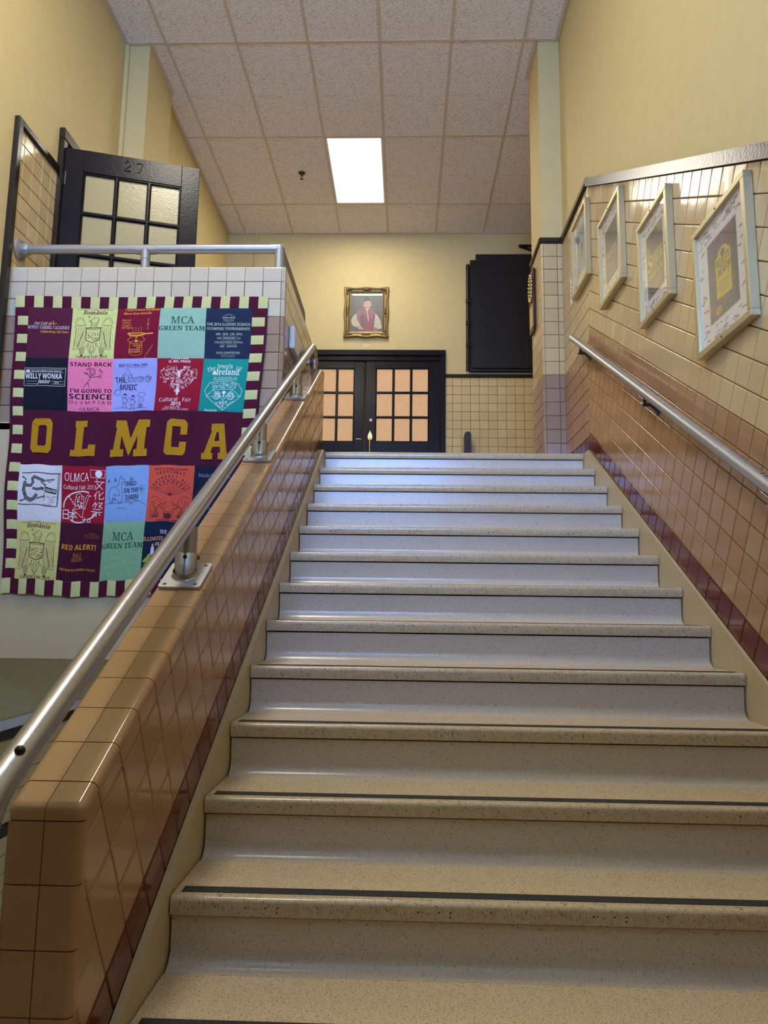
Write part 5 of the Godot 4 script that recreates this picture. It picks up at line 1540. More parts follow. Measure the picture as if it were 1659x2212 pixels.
func build_quilt() -> void:
	var t := thing("patchwork_quilt", "large patchwork quilt of printed shirt squares with a striped maroon and cream border", "quilt")
	var back := MB.new()
	var bm := 40
	for j in bm:
		for i in bm:
			var q := []
			var nn := []
			for e in [[i, j], [i + 1, j], [i + 1, j + 1], [i, j + 1]]:
				var s := float(e[0]) / bm
				var u := float(e[1]) / bm
				q.append(cloth_at(s, u, -0.0004)); nn.append(cloth_normal(s, u))
			back.quad(q[0], q[1], q[2], q[3], nn[0], nn[1], nn[2], nn[3])
			for k in 4:
				q[k] += Vector3(0, 0, -0.004)
			back.quad(q[0], q[1], q[2], q[3], -nn[0], -nn[1], -nn[2], -nn[3])
	put("backing", back, M.maroon_cloth, t)
	# striped border
	var nt := 27
	for i in nt:
		for e in [[0.0, 0.041], [0.9515, 1.0]]:
			put("border_square", patch(float(i) / nt, float(i + 1) / nt, e[0], e[1], 3, 4, Vector2.ZERO, Vector2.ONE, 0.0018), M.cream_cloth if i % 2 == (0 if i < 2 else 0) else M.maroon_cloth, t)
	var ns := 29
	for i in ns:
		for e in [[0.0, 0.053], [0.942, 1.0]]:
			var t0 := lerpf(0.041, 0.9515, float(i) / ns)
			var t1 := lerpf(0.041, 0.9515, float(i + 1) / ns)
			put("border_square", patch(e[0] + 0.012 if e[0] == 0.0 else e[0], e[1] if e[0] == 0.0 else e[1] - 0.008, t0, t1, 4, 3, Vector2.ZERO, Vector2.ONE, 0.0018), M.cream_cloth if i % 2 == 1 else M.maroon_cloth, t)
	# printed squares
	var CW := 330
	var CH := 370
	var cv := Canvas.new(CW * 5, CH * 4, srgb(90, 30, 60))
	var cols := [[srgb(84, 28, 58), srgb(214, 222, 142), srgb(122, 16, 52), srgb(150, 194, 172), srgb(34, 46, 78)],
		[srgb(14, 26, 42), srgb(240, 128, 170), srgb(158, 166, 232), srgb(150, 24, 52), srgb(24, 148, 142)],
		[srgb(222, 224, 232), srgb(158, 22, 48), srgb(134, 172, 226), srgb(216, 88, 72), srgb(16, 30, 58)],
		[srgb(206, 204, 128), srgb(66, 18, 46), srgb(134, 180, 140), srgb(18, 34, 66), srgb(48, 22, 60)]]
	var r := RandomNumberGenerator.new()
	r.seed = 44
	for j in 4:
		for i in 5:
			cv.clip(i * CW, j * CH, CW, CH)
			cv.rect(0, 0, CW, CH, cols[j][i])
			for k in 1500:   # jersey grain
				var c: Color = cols[j][i]
				var d := r.randf_range(-0.035, 0.035)
				var p := Vector2(r.randf() * CW, r.randf() * CH)
				cv.rect(p.x, p.y, r.randf_range(2, 7), 2, Color(clampf(c.r + d, 0, 1), clampf(c.g + d, 0, 1), clampf(c.b + d, 0, 1)))
			draw_print(cv, j, i, r)
	var pm := mat(Color.WHITE, 0.9, 0.0, 0.25)
	pm.albedo_texture = cv.texture()
	pm.rim_enabled = true; pm.rim = 0.3; pm.rim_tint = 0.6
	var nrm := noise_tex(0.12, 2, 256, [], 3.0, 31)
	pm.normal_enabled = true; pm.normal_texture = nrm; pm.normal_scale = 0.15
	for j in 5:
		for i in 5:
			if j == 2:
				put("printed_square", patch(S_COL[i], S_COL[i + 1], T_ROW[2], T_ROW[3], 12, 12), M.maroon_cloth, t)
				continue
			var jj: int = j if j < 2 else j - 1
			put("printed_square", patch(S_COL[i], S_COL[i + 1], T_ROW[j], T_ROW[j + 1], 14, 14, Vector2(i / 5.0, jj / 4.0), Vector2((i + 1) / 5.0, (jj + 1) / 4.0)), pm, t)
	# felt letters
	var L := {
		"O": [[0, 0.12, 0.14, 0, 0.86, 0, 1, 0.12, 1, 0.88, 0.86, 1, 0.14, 1, 0, 0.88, 0, 0.12, 0.3, 0.25, 0.3, 0.75, 0.36, 0.8, 0.66, 0.8, 0.72, 0.75, 0.72, 0.25, 0.66, 0.2, 0.36, 0.2, 0.3, 0.25]],
		"L": [[0.12, 0, 0.6, 0, 0.6, 0.18, 0.48, 0.18, 0.48, 0.8, 0.72, 0.8, 0.74, 0.68, 1, 0.68, 1, 1, 0, 1, 0, 0.82, 0.16, 0.82, 0.16, 0.18, 0.12, 0.18]],
		"M": [[0.1, 0, 0.36, 0, 0.52, 0.5, 0.7, 0, 1, 0, 1, 0.2, 0.93, 0.2, 0.9, 0.8, 0.97, 0.8, 0.97, 1, 0.62, 1, 0.62, 0.8, 0.7, 0.8, 0.71, 0.42, 0.5, 0.98, 0.28, 0.42, 0.26, 0.8, 0.36, 0.8, 0.36, 1, 0, 1, 0, 0.8, 0.08, 0.8, 0.14, 0.2, 0.1, 0.2]],
		"C": [[0.1, 0.08, 0.24, 0, 0.86, 0, 1, 0.1, 1, 0.42, 0.72, 0.42, 0.72, 0.2, 0.36, 0.2, 0.34, 0.78, 0.68, 0.78, 0.7, 0.62, 0.98, 0.62, 0.96, 0.9, 0.84, 1, 0.12, 1, 0, 0.9]],
		"A": [[0.34, 0, 0.78, 0, 0.92, 0.82, 1, 0.82, 1, 1, 0.62, 1, 0.62, 0.82, 0.7, 0.82, 0.67, 0.66, 0.4, 0.66, 0.34, 0.82, 0.42, 0.82, 0.42, 1, 0, 1, 0, 0.82, 0.1, 0.82, 0.36, 0.2, 0.32, 0.18], [0.52, 0.2, 0.45, 0.48, 0.63, 0.48, 0.58, 0.2]]}
	var at := [["O", 0.090, 0.176, 0.425, 0.541], ["L", 0.256, 0.361, 0.429, 0.548], ["M", 0.422, 0.573, 0.429, 0.551], ["C", 0.634, 0.726, 0.427, 0.547], ["A", 0.787, 0.897, 0.438, 0.557]]
	for e in at:
		var mb := MB.new()
		var src: Array = L[e[0]][0]
		var pp := PackedVector2Array()
		if e[0] == "O":
			# ring with a slit
			for i in range(0, 16, 2): pp.append(Vector2(src[i], src[i + 1]))
			pp.append(Vector2(0.001, 0.13))
			for i in range(18, 34, 2): pp.append(Vector2(src[i], src[i + 1]))
			pp.append(Vector2(0.302, 0.245))
		elif e[0] == "A":
			# the counter is cut in with a slit from the left leg
			for i in range(0, src.size(), 2): pp.append(Vector2(src[i], src[i + 1]))
		else:
			for i in range(0, src.size(), 2): pp.append(Vector2(src[i], src[i + 1]))
		var holes := []
		if e[0] == "A":
			for q in [[0.53, 0.24], [0.45, 0.49], [0.645, 0.49], [0.595, 0.24]]: holes.append(Vector2(q[0], q[1]))
		felt(mb, pp, e, holes)
		put("felt_letter", mb, M.gold_felt, t)
	# hooks that hold the top hem
	for s: float in [0.187, 0.826]:
		var hk := thing("adhesive_hook", "small clear hook holding the %s end of the quilt's top hem" % ("left" if s < 0.5 else "right"), "hook", "hooks holding the quilt")
		var c := cloth_at(s, 0.0, 0.0)
		put("hook_base", flat_box(Vector3(c.x - 0.008, c.y - 0.006, ZQ + 0.0005), Vector3(c.x + 0.008, c.y + 0.012, ZQ + 0.005), 0.002), M.white_metal, hk)
		put("hook", MB.new().tube([Vector3(c.x, c.y + 0.004, ZQ + 0.004), Vector3(c.x, c.y - 0.002, ZQ + 0.016), Vector3(c.x, c.y + 0.006, ZQ + 0.02)], 0.0022, 8), M.white_metal, hk)

func felt(mb: MB, pp: PackedVector2Array, e: Array, hole: Array) -> void:
	var to3 := func(p: Vector2, h: float) -> Vector3:
		return cloth_at(lerpf(e[1], e[2], p.x), lerpf(e[3], e[4], p.y), h)
	var h := 0.0062
	# cut into narrow rows so that the felt follows the folds
	var rows := 14
	for k in rows:
		var y0 := float(k) / rows
		var y1 := float(k + 1) / rows
		for c in 10:
			var cell := PackedVector2Array([Vector2(c / 10.0, y0), Vector2((c + 1) / 10.0, y0), Vector2((c + 1) / 10.0, y1), Vector2(c / 10.0, y1)])
			for pc in Geometry2D.intersect_polygons(pp, cell):
				var pieces := [pc]
				if hole.size():
					pieces = Geometry2D.clip_polygons(pc, PackedVector2Array(hole))
				for q in pieces:
					if Geometry2D.is_polygon_clockwise(q) and pieces.size() > 1: continue
					var tr := Geometry2D.triangulate_polygon(q)
					for i in range(0, tr.size(), 3):
						var w := []
						for j in 3: w.append(to3.call(q[tr[i + j]], h))
						mb.tri(w[0], w[1], w[2], Vector3.BACK, Vector3.BACK, Vector3.BACK)
	for ring in [pp, PackedVector2Array(hole)]:
		for i in ring.size():
			var a: Vector2 = ring[i]
			var b: Vector2 = ring[(i + 1) % ring.size()]
			if e[0] == "O" and absf(a.x - b.x) > 0.25 and a.distance_to(b) < 0.4 and absf(a.y - b.y) < 0.2 and a.y < 0.3 and minf(a.x, b.x) < 0.01 and maxf(a.x, b.x) < 0.31: continue
			mb.face([to3.call(a, 0.001), to3.call(b, 0.001), to3.call(b, h), to3.call(a, h)], Vector3((b - a).y, (b - a).x, 0).normalized())

func draw_print(cv: Canvas, j: int, i: int, r: RandomNumberGenerator) -> void:
	var k := Vector2(330, 370)
	var black := srgb(24, 24, 34)
	var white := srgb(234, 234, 240)
	var gold := srgb(226, 168, 62)
	var green := srgb(22, 72, 70)
	match [j, i]:
		[0, 0]:
			cv.text("Our Lady of", 112, 128, 30, white, "Droid Serif", false, 0.5, 128, 0.25)
			cv.text("MOUNT CARMEL", 92, 158, 32, white, "Droid Serif", false, 0.5, 182)
			cv.text("ACADEMY", 260, 158, 32, white, "Droid Serif", false, 0.5, 112)
			cv.line([194, 98, 194, 156], 4, gold); cv.line([174, 118, 218, 118], 4, gold)
			cv.text("Celebrating 125 Years", 204, 186, 22, gold, "Droid Sans", true, 0.5, 214)
		[0, 1], [3, 0]:
			var ink := srgb(78, 30, 52)
			cv.text("○○○○○OLMCA○○○○○".replace("○", "o"), 165, 14, 17, ink, "Droid Sans", false, 0.5, 270)
			cv.text("România", 165, 44, 40, ink, "Droid Serif", true, 0.5, 178, 0.3)
			for m: float in [-1.0, 1.0]:
				var X := func(a: Array) -> Array:
					var o := []
					for q in range(0, a.size(), 2): o.append_array([165 + m * a[q], a[q + 1]])
					return o
				cv.line(X.call([22, 134, 40, 148, 62, 140, 66, 110, 84, 74, 108, 66, 128, 76, 138, 104, 132, 130, 118, 118, 112, 134, 102, 120, 98, 134, 84, 118, 80, 132, 68, 118]), 2.2, ink)
				cv.line(X.call([70, 100, 84, 82, 104, 76, 118, 84, 126, 104]), 1.6, ink)
				for q in 6:
					cv.line(X.call([58 + q * 13, 140, 64 + q * 13, 200, 68 + q * 12.5, 250, 74 + q * 12, 300 - absf(q - 3) * 6]), 1.8, ink)
				cv.line(X.call([56, 140, 50, 190, 58, 250, 70, 290, 100, 300, 136, 308]), 2.2, ink)
				cv.line(X.call([134, 128, 130, 200, 138, 308]), 2.2, ink)
				cv.line(X.call([74, 170, 108, 290]), 4, ink)
				cv.line(X.call([20, 262, 34, 256, 28, 270, 46, 272, 36, 284, 60, 286, 76, 300]), 2, ink)
				for q in 4: cv.arc(Vector2(165 + m * 74, 300 + q * 11), Vector2(22 - q * 3, 8), 0, 360, 2, ink)
				cv.disc(Vector2(165 + m * 74, 346), Vector2(7, 9), ink)
				cv.line(X.call([4, 268, 20, 292, 12, 330, 30, 300, 26, 262]), 2, ink)
				cv.line(X.call([10, 268, 8, 300, 2, 340, 18, 318]), 2, ink)
			cv.line([140, 132, 146, 110, 138, 92, 148, 76, 168, 64, 190, 70, 204, 84, 190, 88, 198, 100, 184, 104, 190, 120, 178, 134], 2.6, ink)
			cv.line([146, 92, 130, 84, 126, 94, 142, 98], 2.4, ink)
			cv.disc(Vector2(164, 80), Vector2(4, 3), ink)
			for q in 5: cv.line([148 + q * 9, 100, 150 + q * 8, 134], 1.6, ink)
			cv.line([124, 52, 124, 72], 3, ink); cv.line([116, 60, 132, 60], 3, ink)
			cv.line([112, 142, 218, 142, 218, 218, 208, 236, 166, 254, 122, 236, 112, 218, 112, 142], 5, ink)
			cv.text("LOVE IS LOVING", 165, 158, 12, ink, "Droid Sans", true, 0.5, 80)
			cv.line([114, 178, 216, 178], 2, ink)
			cv.line([165, 178, 165, 246], 1.6, ink)
			for q in 14: cv.rect(118 + r.randf() * 44, 184 + r.randf() * 40, 5, 6, ink)
			for q in 10: cv.disc(Vector2(174 + r.randf() * 38, 184 + r.randf() * 22), Vector2(2.5, 3), ink)
			for q in 8: cv.line([168 + q * 6, 238, 178 + q * 5, 214], 1.8, ink)
			cv.text("Cultural Fair 2014", 165, 366, 28, ink, "Droid Serif", true, 0.5, 230, 0.2)
		[0, 2]:
			cv.text("I Love Science Olympiad", 190, 18, 22, gold, "Droid Sans", true, 0.5, 262)
			cv.text("More than BaCON", 158, 46, 22, gold, "Droid Sans", true, 0.5, 210)
			for q in 4:
				cv.text(["Barium", "Carbon", "Oxygen", "Nitrogen"][q], 46, 94 + q * 19, 21, gold, "Droid Sans", false, 0.0)
			for q in 5: cv.text(["O", "L", "M", "C", "A"][q], 248, 94 + q * 17, 20, gold)
			cv.poly([90, 186, 110, 180, 200, 180, 236, 188, 222, 202, 170, 212, 116, 206], gold)
			cv.poly([112, 188, 200, 184, 222, 190, 170, 200, 120, 198], srgb(150, 80, 40))
			cv.line([226, 194, 288, 190], 9, gold)
			for q in 4: cv.line([130 + q * 22, 172, 138 + q * 22, 160, 130 + q * 22, 150, 138 + q * 22, 138], 2, gold)
			cv.line([98, 236, 128, 206], 3, gold); cv.line([98, 236, 122, 258], 3, gold)
			cv.line([206, 206, 232, 236, 208, 258], 3, gold)
			cv.arc(Vector2(165, 254), Vector2(46, 10), 0, 360, 3, gold)
			cv.line([119, 254, 116, 336, 140, 346, 190, 346, 212, 336, 211, 254], 3, gold)
			cv.rect(156, 234, 20, 20, gold); cv.line([160, 232, 164, 214, 172, 222], 3, gold)
			cv.text("Caution", 176, 282, 18, gold, "Droid Sans", true); cv.text("Hot", 186, 298, 16, gold, "Droid Sans", true)
			cv.text("Extremely", 156, 312, 18, gold, "Droid Sans", true); cv.text("Flammable", 156, 328, 17, gold, "Droid Sans", true)
			cv.text("Lovin Hydroponics", 262, 330, 15, gold, "Droid Sans", false, 0.5, 0.0, 0.0, -1.0)
		[0, 3], [3, 2]:
			cv.text("MCA", 168, 118, 72, green, "Droid Serif", false, 0.5, 168)
			cv.text("GREEN TEAM", 165, 168, 46, green, "Droid Serif", true, 0.5, 326)
		[0, 4]:
			var pale := srgb(168, 196, 172)
			cv.arc(Vector2(165, 66), Vector2(40, 20), 0, 360, 2, pale); cv.arc(Vector2(165, 66), Vector2(20, 20), 0, 360, 1.5, pale)
			cv.line([120, 70, 210, 70], 5, pale); cv.arc(Vector2(165, 80), Vector2(40, 16), 20, 160, 3, pale)
			cv.text("THE 2014 ILLINOIS SCIENCE", 165, 128, 28, pale, "Droid Sans", true, 0.5, 310)
			cv.text("OLYMPIAD TOURNAMENTS", 165, 160, 28, pale, "Droid Sans", true, 0.5, 306)
			for q in 5:
				cv.text(["WIU   SIUE   U46   IMSA", "COD  PARKLAND  CLC", "CHICAGO PUBLIC SCHOOLS", "RVC   OAKTON", "STATE COMPETITION"][q], 172, [196, 226, 256, 286, 334][q], 20, pale, "Droid Sans", true, 0.5, [190, 170, 204, 120, 172][q])
			cv.text("UNIVERSITY OF ILLINOIS", 172, 346, 10, pale); cv.text("URBANA-CHAMPAIGN", 172, 358, 10, pale)
			for q in 3: cv.text("2-8-2014   2-15-2014   3-1-2014", 172, 206 + q * 30, 8, pale)
		[1, 0]:
			cv.line([4, 74, 316, 74, 310, 200, 2, 200, 4, 74], 3, white)
			for y: float in [84, 104, 168, 186]: cv.line([18, y, 302, y], 2, white)
			cv.rect(60, 90, 216, 14, srgb(14, 26, 42)); cv.rect(100, 160, 110, 36, srgb(14, 26, 42))
			cv.text("THE OLMCA MIDDLE SCHOOL PRESENTS", 168, 103, 15, white, "Droid Sans", true, 0.5, 232)
			cv.text("WILLY WONKA", 150, 150, 52, white, "Droid Sans", true, 0.5, 280)
			cv.rect(14, 88, 26, 16, white); cv.rect(8, 102, 38, 5, white)
			cv.text("Junior", 150, 184, 40, white, "Droid Serif", true, 0.5, 96, 0.3)
			cv.text("2013", 250, 182, 15, white, "Droid Sans", true)
		[1, 1]:
			cv.text("STAND BACK", 168, 56, 38, black, "Droid Sans", true, 0.5, 304)
			cv.arc(Vector2(182, 96), Vector2(21, 24), 0, 360, 4, black)
			cv.disc(Vector2(175, 90), Vector2(3, 4), black); cv.disc(Vector2(189, 90), Vector2(3, 4), black)
			cv.arc(Vector2(182, 98), Vector2(11, 10), 20, 160, 3, black)
			cv.line([174, 118, 160, 150, 120, 200], 4, black); cv.line([148, 166, 158, 204], 4, black)
			cv.line([166, 134, 232, 128], 4, black); cv.line([166, 134, 140, 100], 4, black)
			cv.line([120, 94, 144, 108, 136, 114, 120, 94], 3, black)
			cv.arc(Vector2(158, 70), Vector2(7, 7), 0, 360, 3, black); cv.arc(Vector2(142, 76), Vector2(5, 5), 0, 360, 2.5, black)
			cv.line([232, 110, 232, 136, 244, 136, 244, 110], 3, black); cv.arc(Vector2(238, 84), Vector2(8, 8), 0, 360, 3, black); cv.arc(Vector2(250, 98), Vector2(5, 5), 0, 360, 2.5, black)
			cv.text("I'M GOING TO", 170, 240, 36, black, "Droid Sans", true, 0.5, 306)
			cv.text("SCIENCE", 168, 286, 50, black, "Droid Sans", true, 0.5, 312)
			cv.text("O L Y M P I A D", 168, 320, 30, black, "Droid Sans", false, 0.5, 312)
			cv.text("OLMCA", 168, 366, 32, black, "Droid Sans", false, 0.5, 150)
		[1, 2]:
			var ink := srgb(34, 36, 84)
			cv.text("MCA CULTURAL FAIR", 150, 56, 24, ink, "Droid Sans", true, 0.5, 214)
			cv.line([40, 64, 70, 58, 96, 68, 120, 60, 160, 66, 200, 60, 240, 66], 2, ink)
			cv.line([28, 190, 112, 72, 156, 150], 2, ink); cv.line([70, 120, 96, 112, 110, 122, 130, 112, 150, 118], 2, ink)
			cv.line([10, 240, 86, 150, 140, 230], 2, ink); cv.line([176, 150, 204, 124, 226, 150], 2, ink); cv.line([226, 146, 270, 118, 290, 150], 2, ink)
			cv.text("THE", 60, 170, 54, ink, "Droid Sans", true, 0.5, 76, -0.2)
			cv.text("SOUND OF", 198, 170, 54, ink, "Droid Sans", true, 0.5, 180, 0.1)
			cv.text("MUSIC", 118, 222, 54, ink, "Droid Sans", true, 0.5, 130, 0.1)
			cv.text("SOUND OF", 198, 168, 46, srgb(158, 166, 232), "Droid Sans", false, 0.5, 172, 0.1)
			for f in [[96, 262], [160, 274]]:
				var o := Vector2(f[0], f[1])
				cv.arc(o, Vector2(13, 14), 0, 360, 2.4, ink); cv.disc(o + Vector2(0, -10), Vector2(12, 6), ink)
				cv.line([o.x - 12, o.y + 16, o.x + 12, o.y + 16, o.x + 18, o.y + 50, o.x - 18, o.y + 50, o.x - 12, o.y + 16], 2.4, ink)
				cv.line([o.x - 8, o.y + 50, o.x - 10, o.y + 80, o.x - 20, o.y + 84], 3, ink); cv.line([o.x + 8, o.y + 50, o.x + 12, o.y + 80, o.x + 22, o.y + 82], 3, ink)
				cv.line([o.x - 12, o.y + 20, o.x - 32, o.y + 2], 2.4, ink); cv.line([o.x + 12, o.y + 20, o.x + 30, o.y + 40], 2.4, ink)
			for q in [[40, 238, 22, 18], [224, 258, 28, 16], [228, 296, 20, 14]]: cv.arc(Vector2(q[0], q[1]), Vector2(q[2], q[3]), 0, 360, 2.2, ink)
			for q in 26:
				var p := Vector2(212 + r.randf() * 30, 318 + r.randf() * 34)
				cv.seg(p, p + Vector2(r.randf_range(-8, 8), r.randf_range(-8, 8)), 2.4, ink)
			cv.line([20, 350, 90, 346, 130, 352, 200, 348, 270, 352], 2, ink)
		[1, 3]:
			cv.text("Italia", 160, 8, 30, white, "Droid Sans", true, 0.5, 120)
			cv.text("IL BEL PAESE", 160, 32, 24, white, "Droid Sans", true, 0.5, 156)
			for q in 420:   # heart filled with little outlines
				var u := r.randf() * TAU
				var rr := sqrt(r.randf())
				var p := Vector2(16 * pow(sin(u), 3), -(13 * cos(u) - 5 * cos(2 * u) - 2 * cos(3 * u) - cos(4 * u))) * rr * Vector2(8.6, 7.2) + Vector2(160, 142)
				if q % 3 == 0: cv.arc(p, Vector2(r.randf_range(3, 8), r.randf_range(3, 7)), 0, 360, 1.8, white)
				else: cv.seg(p, p + Vector2(r.randf_range(-10, 10), r.randf_range(-10, 10)), 2.2, white)
			cv.text("Cultural   Fair", 150, 306, 36, white, "Droid Sans", false, 0.5, 236)
			cv.text("2015", 160, 336, 34, white, "Droid Sans", true)
			cv.text("Our Lady of", 126, 352, 17, white, "Droid Serif", false, 0.5, 0.0, 0.25)
			cv.text("MOUNT CARMEL  ACADEMY", 158, 366, 18, white, "Droid Serif", false, 0.5, 196)
			cv.line([182, 338, 182, 368], 3, white); cv.line([172, 346, 194, 346], 3, white)
		[1, 4]:
			cv.text("The", 62, 88, 40, white, "Droid Serif", false, 0.5, 62, 0.2, -0.3)
			cv.text("Jewels", 160, 70, 44, white, "Droid Serif", false, 0.5, 116)
			cv.text("OF", 264, 84, 36, white, "Droid Serif", false, 0.5, 44, 0.0, 0.15)
			cv.text("Ireland", 186, 116, 58, white, "Droid Serif", true, 0.5, 170)
			for q in 3: cv.disc(Vector2(88, 100) + Vector2(cos(q * TAU / 3 - PI / 2), sin(q * TAU / 3 - PI / 2)) * 8, Vector2(8, 8), white)
			cv.line([88, 104, 90, 120], 3, white)
			cv.text("2012 OLMCA CULTURAL FAIR", 172, 144, 20, white, "Droid Sans", false, 0.5, 176)
			cv.line([84, 150, 262, 150], 2, white)
			cv.line([60, 172, 110, 160, 220, 160, 272, 176, 306, 220, 298, 262, 180, 362, 50, 268, 30, 226, 60, 172], 3, white)
			cv.line([50, 268, 298, 262], 2, white); cv.line([44, 264, 92, 218, 176, 292, 236, 218, 298, 262], 3, white)
			cv.line([92, 218, 236, 218], 2, white); cv.line([176, 292, 178, 360], 3, white); cv.line([92, 218, 80, 172], 2, white); cv.line([236, 218, 262, 176], 2, white)
			for q in 130:
				var p := Vector2(90 + r.randf() * 170, 166 + r.randf() * 44)
				cv.seg(p, p + Vector2(r.randf_range(-10, 10), r.randf_range(-4, 4)), 2.2, white)
			for f in [[124, 258], [226, 262]]:
				cv.arc(Vector2(f[0], f[1]), Vector2(27, 27), 0, 360, 2.4, white)
				for q in 5: cv.arc(Vector2(f[0], f[1]), Vector2(5 + q * 4.5, 5 + q * 4.5), q * 70, q * 70 + 230, 2.4, white)
			cv.disc(Vector2(176, 240), Vector2(13, 11), white); cv.line([176, 244, 176, 272], 6, white)
			for q in 70:
				var p := Vector2(176, 300) + Vector2(r.randf_range(-90, 90), r.randf_range(0, 44))
				if absf(p.x - 176) < 96 - (p.y - 296) * 1.6: cv.arc(p, Vector2(4, 3), 0, 360, 1.6, white)
			cv.text("Beaufarian", 90, 366, 18, white, "Droid Serif", true, 0.5, 90)
		[2, 0]:
			cv.line([24, 56, 320, 56, 300, 270, 6, 262], 3, black)
			for q in 40: cv.rect(24 + q * 7.4, 52, 4, 8, black)
			for q in 26: cv.rect(304 - q * 0.4, 58 + q * 8, 8, 5, black)
			for q in 40: cv.rect(6 + q * 7.3, 258 + q * 0.2, 4, 8, black)
			var grey := srgb(96, 98, 104)
			var body := [50, 120, 44, 170, 62, 216, 96, 236, 126, 226, 142, 206]
			cv.line(body, 26, grey)
			cv.line([50, 124, 70, 138, 100, 140, 116, 120, 108, 96, 124, 84, 160, 96, 200, 106], 20, grey)
			cv.line([200, 106, 236, 102, 268, 92], 6, grey); cv.line([222, 96, 276, 92, 240, 116, 222, 96], 3, black)
			cv.line([120, 160, 150, 166, 190, 158], 18, grey); cv.line([176, 150, 204, 152, 190, 166, 206, 172], 4, black)
			for f in [[60, 100, 40, 86], [180, 116, 204, 130], [70, 224, 30, 238], [150, 226, 196, 210]]:
				cv.line(f, 9, grey)
				for q: float in [-0.6, 0.0, 0.6]:
					cv.seg(Vector2(f[2], f[3]), Vector2(f[2], f[3]) + Vector2(f[2] - f[0], f[3] - f[1]).normalized().rotated(q) * 14, 3, black)
			for q in 260:
				var b := r.randi() % 5
				var p := Vector2(body[b * 2], body[b * 2 + 1]).lerp(Vector2(body[b * 2 + 2], body[b * 2 + 3]), r.randf()) + Vector2(r.randf_range(-9, 9), r.randf_range(-9, 9))
				cv.disc(p, Vector2(1.6, 1.6), [black, srgb(170, 170, 174)][q % 2])
			cv.poly([214, 142, 296, 160, 290, 190, 214, 178], srgb(44, 46, 52))
			cv.text("SINGAPORE", 254, 176, 24, white, "Droid Sans", true, 0.5, 72, 0.0, 0.16)
			cv.line([212, 132, 204, 234], 3, black)
			for q in 3: cv.text(["CULTURAL", "FAIR", "2009"][q], 258, 214 + q * 17, 18, srgb(90, 92, 100))
			cv.text("OLMCA 2009", 226, 264, 12, black)
		[2, 1]:
			cv.text("OLMCA", 116, 100, 76, white, "Droid Sans", false, 0.5, 186)
			cv.text("Cultural Fair 2013", 140, 152, 38, white, "Droid Sans", false, 0.5, 248)
			cv.line([220, 26, 326, 26, 322, 76, 222, 74, 220, 26], 3, white)
			cv.disc(Vector2(280, 50), Vector2(25, 24), white)
			cv.line([268, 84, 270, 96], 5, white); cv.line([254, 100, 320, 102], 5, white); cv.line([308, 106, 262, 150], 5, white); cv.line([268, 110, 310, 150], 5, white)
			cv.line([274, 162, 250, 196], 5, white); cv.line([262, 182, 260, 216], 5, white); cv.line([316, 168, 284, 196], 5, white); cv.line([286, 160, 288, 214, 318, 212, 320, 202], 5, white)
			cv.line([262, 232, 240, 262], 5, white); cv.line([250, 246, 272, 244, 256, 270], 5, white); cv.line([282, 236, 312, 238, 286, 268], 5, white); cv.line([286, 250, 314, 274], 5, white)
			cv.line([244, 280, 300, 280], 5, white); cv.line([232, 296, 310, 298], 5, white); cv.line([270, 298, 270, 328], 5, white); cv.line([254, 306, 240, 322], 5, white); cv.line([286, 306, 300, 318], 5, white)
			cv.arc(Vector2(150, 268), Vector2(132, 104), 178, 296, 9, white); cv.arc(Vector2(150, 268), Vector2(128, 92), 20, 60, 9, white); cv.arc(Vector2(150, 272), Vector2(128, 94), 82, 126, 9, white)
			cv.line([52, 196, 92, 240, 112, 258, 94, 280, 168, 338, 174, 270, 186, 282, 190, 256, 210, 200, 226, 198, 206, 188, 194, 196, 178, 244], 3.5, white)
			cv.line([112, 258, 106, 226, 116, 186, 140, 174, 176, 206, 168, 236, 176, 262, 112, 258], 3.5, white); cv.line([106, 278, 176, 272], 3.5, white)
			for q in 26:
				var p := Vector2(138 + r.randf_range(-22, 24), 216 + r.randf_range(-26, 60))
				cv.disc(p, Vector2(4, 4), white)
			for q in 4: cv.line([60 + q * 14, 202 + q * 15, 66 + q * 14, 196 + q * 15], 5, white)
			cv.line([16, 290, 16, 344, 56, 344, 56, 288, 16, 290], 6, white); cv.line([16, 316, 56, 316], 6, white)
			cv.line([64, 302, 122, 302], 6, white); cv.line([92, 280, 92, 350], 6, white); cv.line([92, 304, 64, 336], 6, white); cv.line([92, 304, 124, 334], 6, white); cv.line([80, 330, 106, 330], 6, white)
			cv.line([168, 350, 200, 350], 5, white); cv.line([184, 336, 184, 370], 5, white); cv.line([184, 352, 168, 368], 5, white); cv.line([206, 346, 206, 366, 226, 366, 226, 346, 206, 346], 5, white)
		[2, 2]:
			var ink := srgb(30, 36, 70)
			cv.line([118, 74, 122, 68, 130, 80, 146, 88, 154, 100, 144, 110, 134, 108, 132, 150, 140, 190, 138, 224, 128, 244, 116, 246, 110, 236, 60, 214, 56, 246, 44, 246, 40, 226, 32, 210, 30, 170, 44, 146, 96, 136, 104, 120, 112, 84, 118, 74], 2.6, ink)
			cv.disc(Vector2(132, 90), Vector2(2.5, 2.5), ink); cv.line([60, 214, 62, 244], 2, ink)
			for q in 9: cv.arc(Vector2(52 + r.randf() * 70, 150 + r.randf() * 60), Vector2(7, 4), 20, 160, 1.8, ink)
			cv.arc(Vector2(76, 222), Vector2(8, 6), 0, 360, 2, ink)
			for f in [[26, 100, 12], [78, 96, 14], [204, 92, 18], [280, 160, 24]]:
				for q in 8: cv.seg(Vector2(f[0], f[1]), Vector2(f[0], f[1]) + Vector2(cos(q * PI / 4), sin(q * PI / 4)) * f[2], 2, ink)
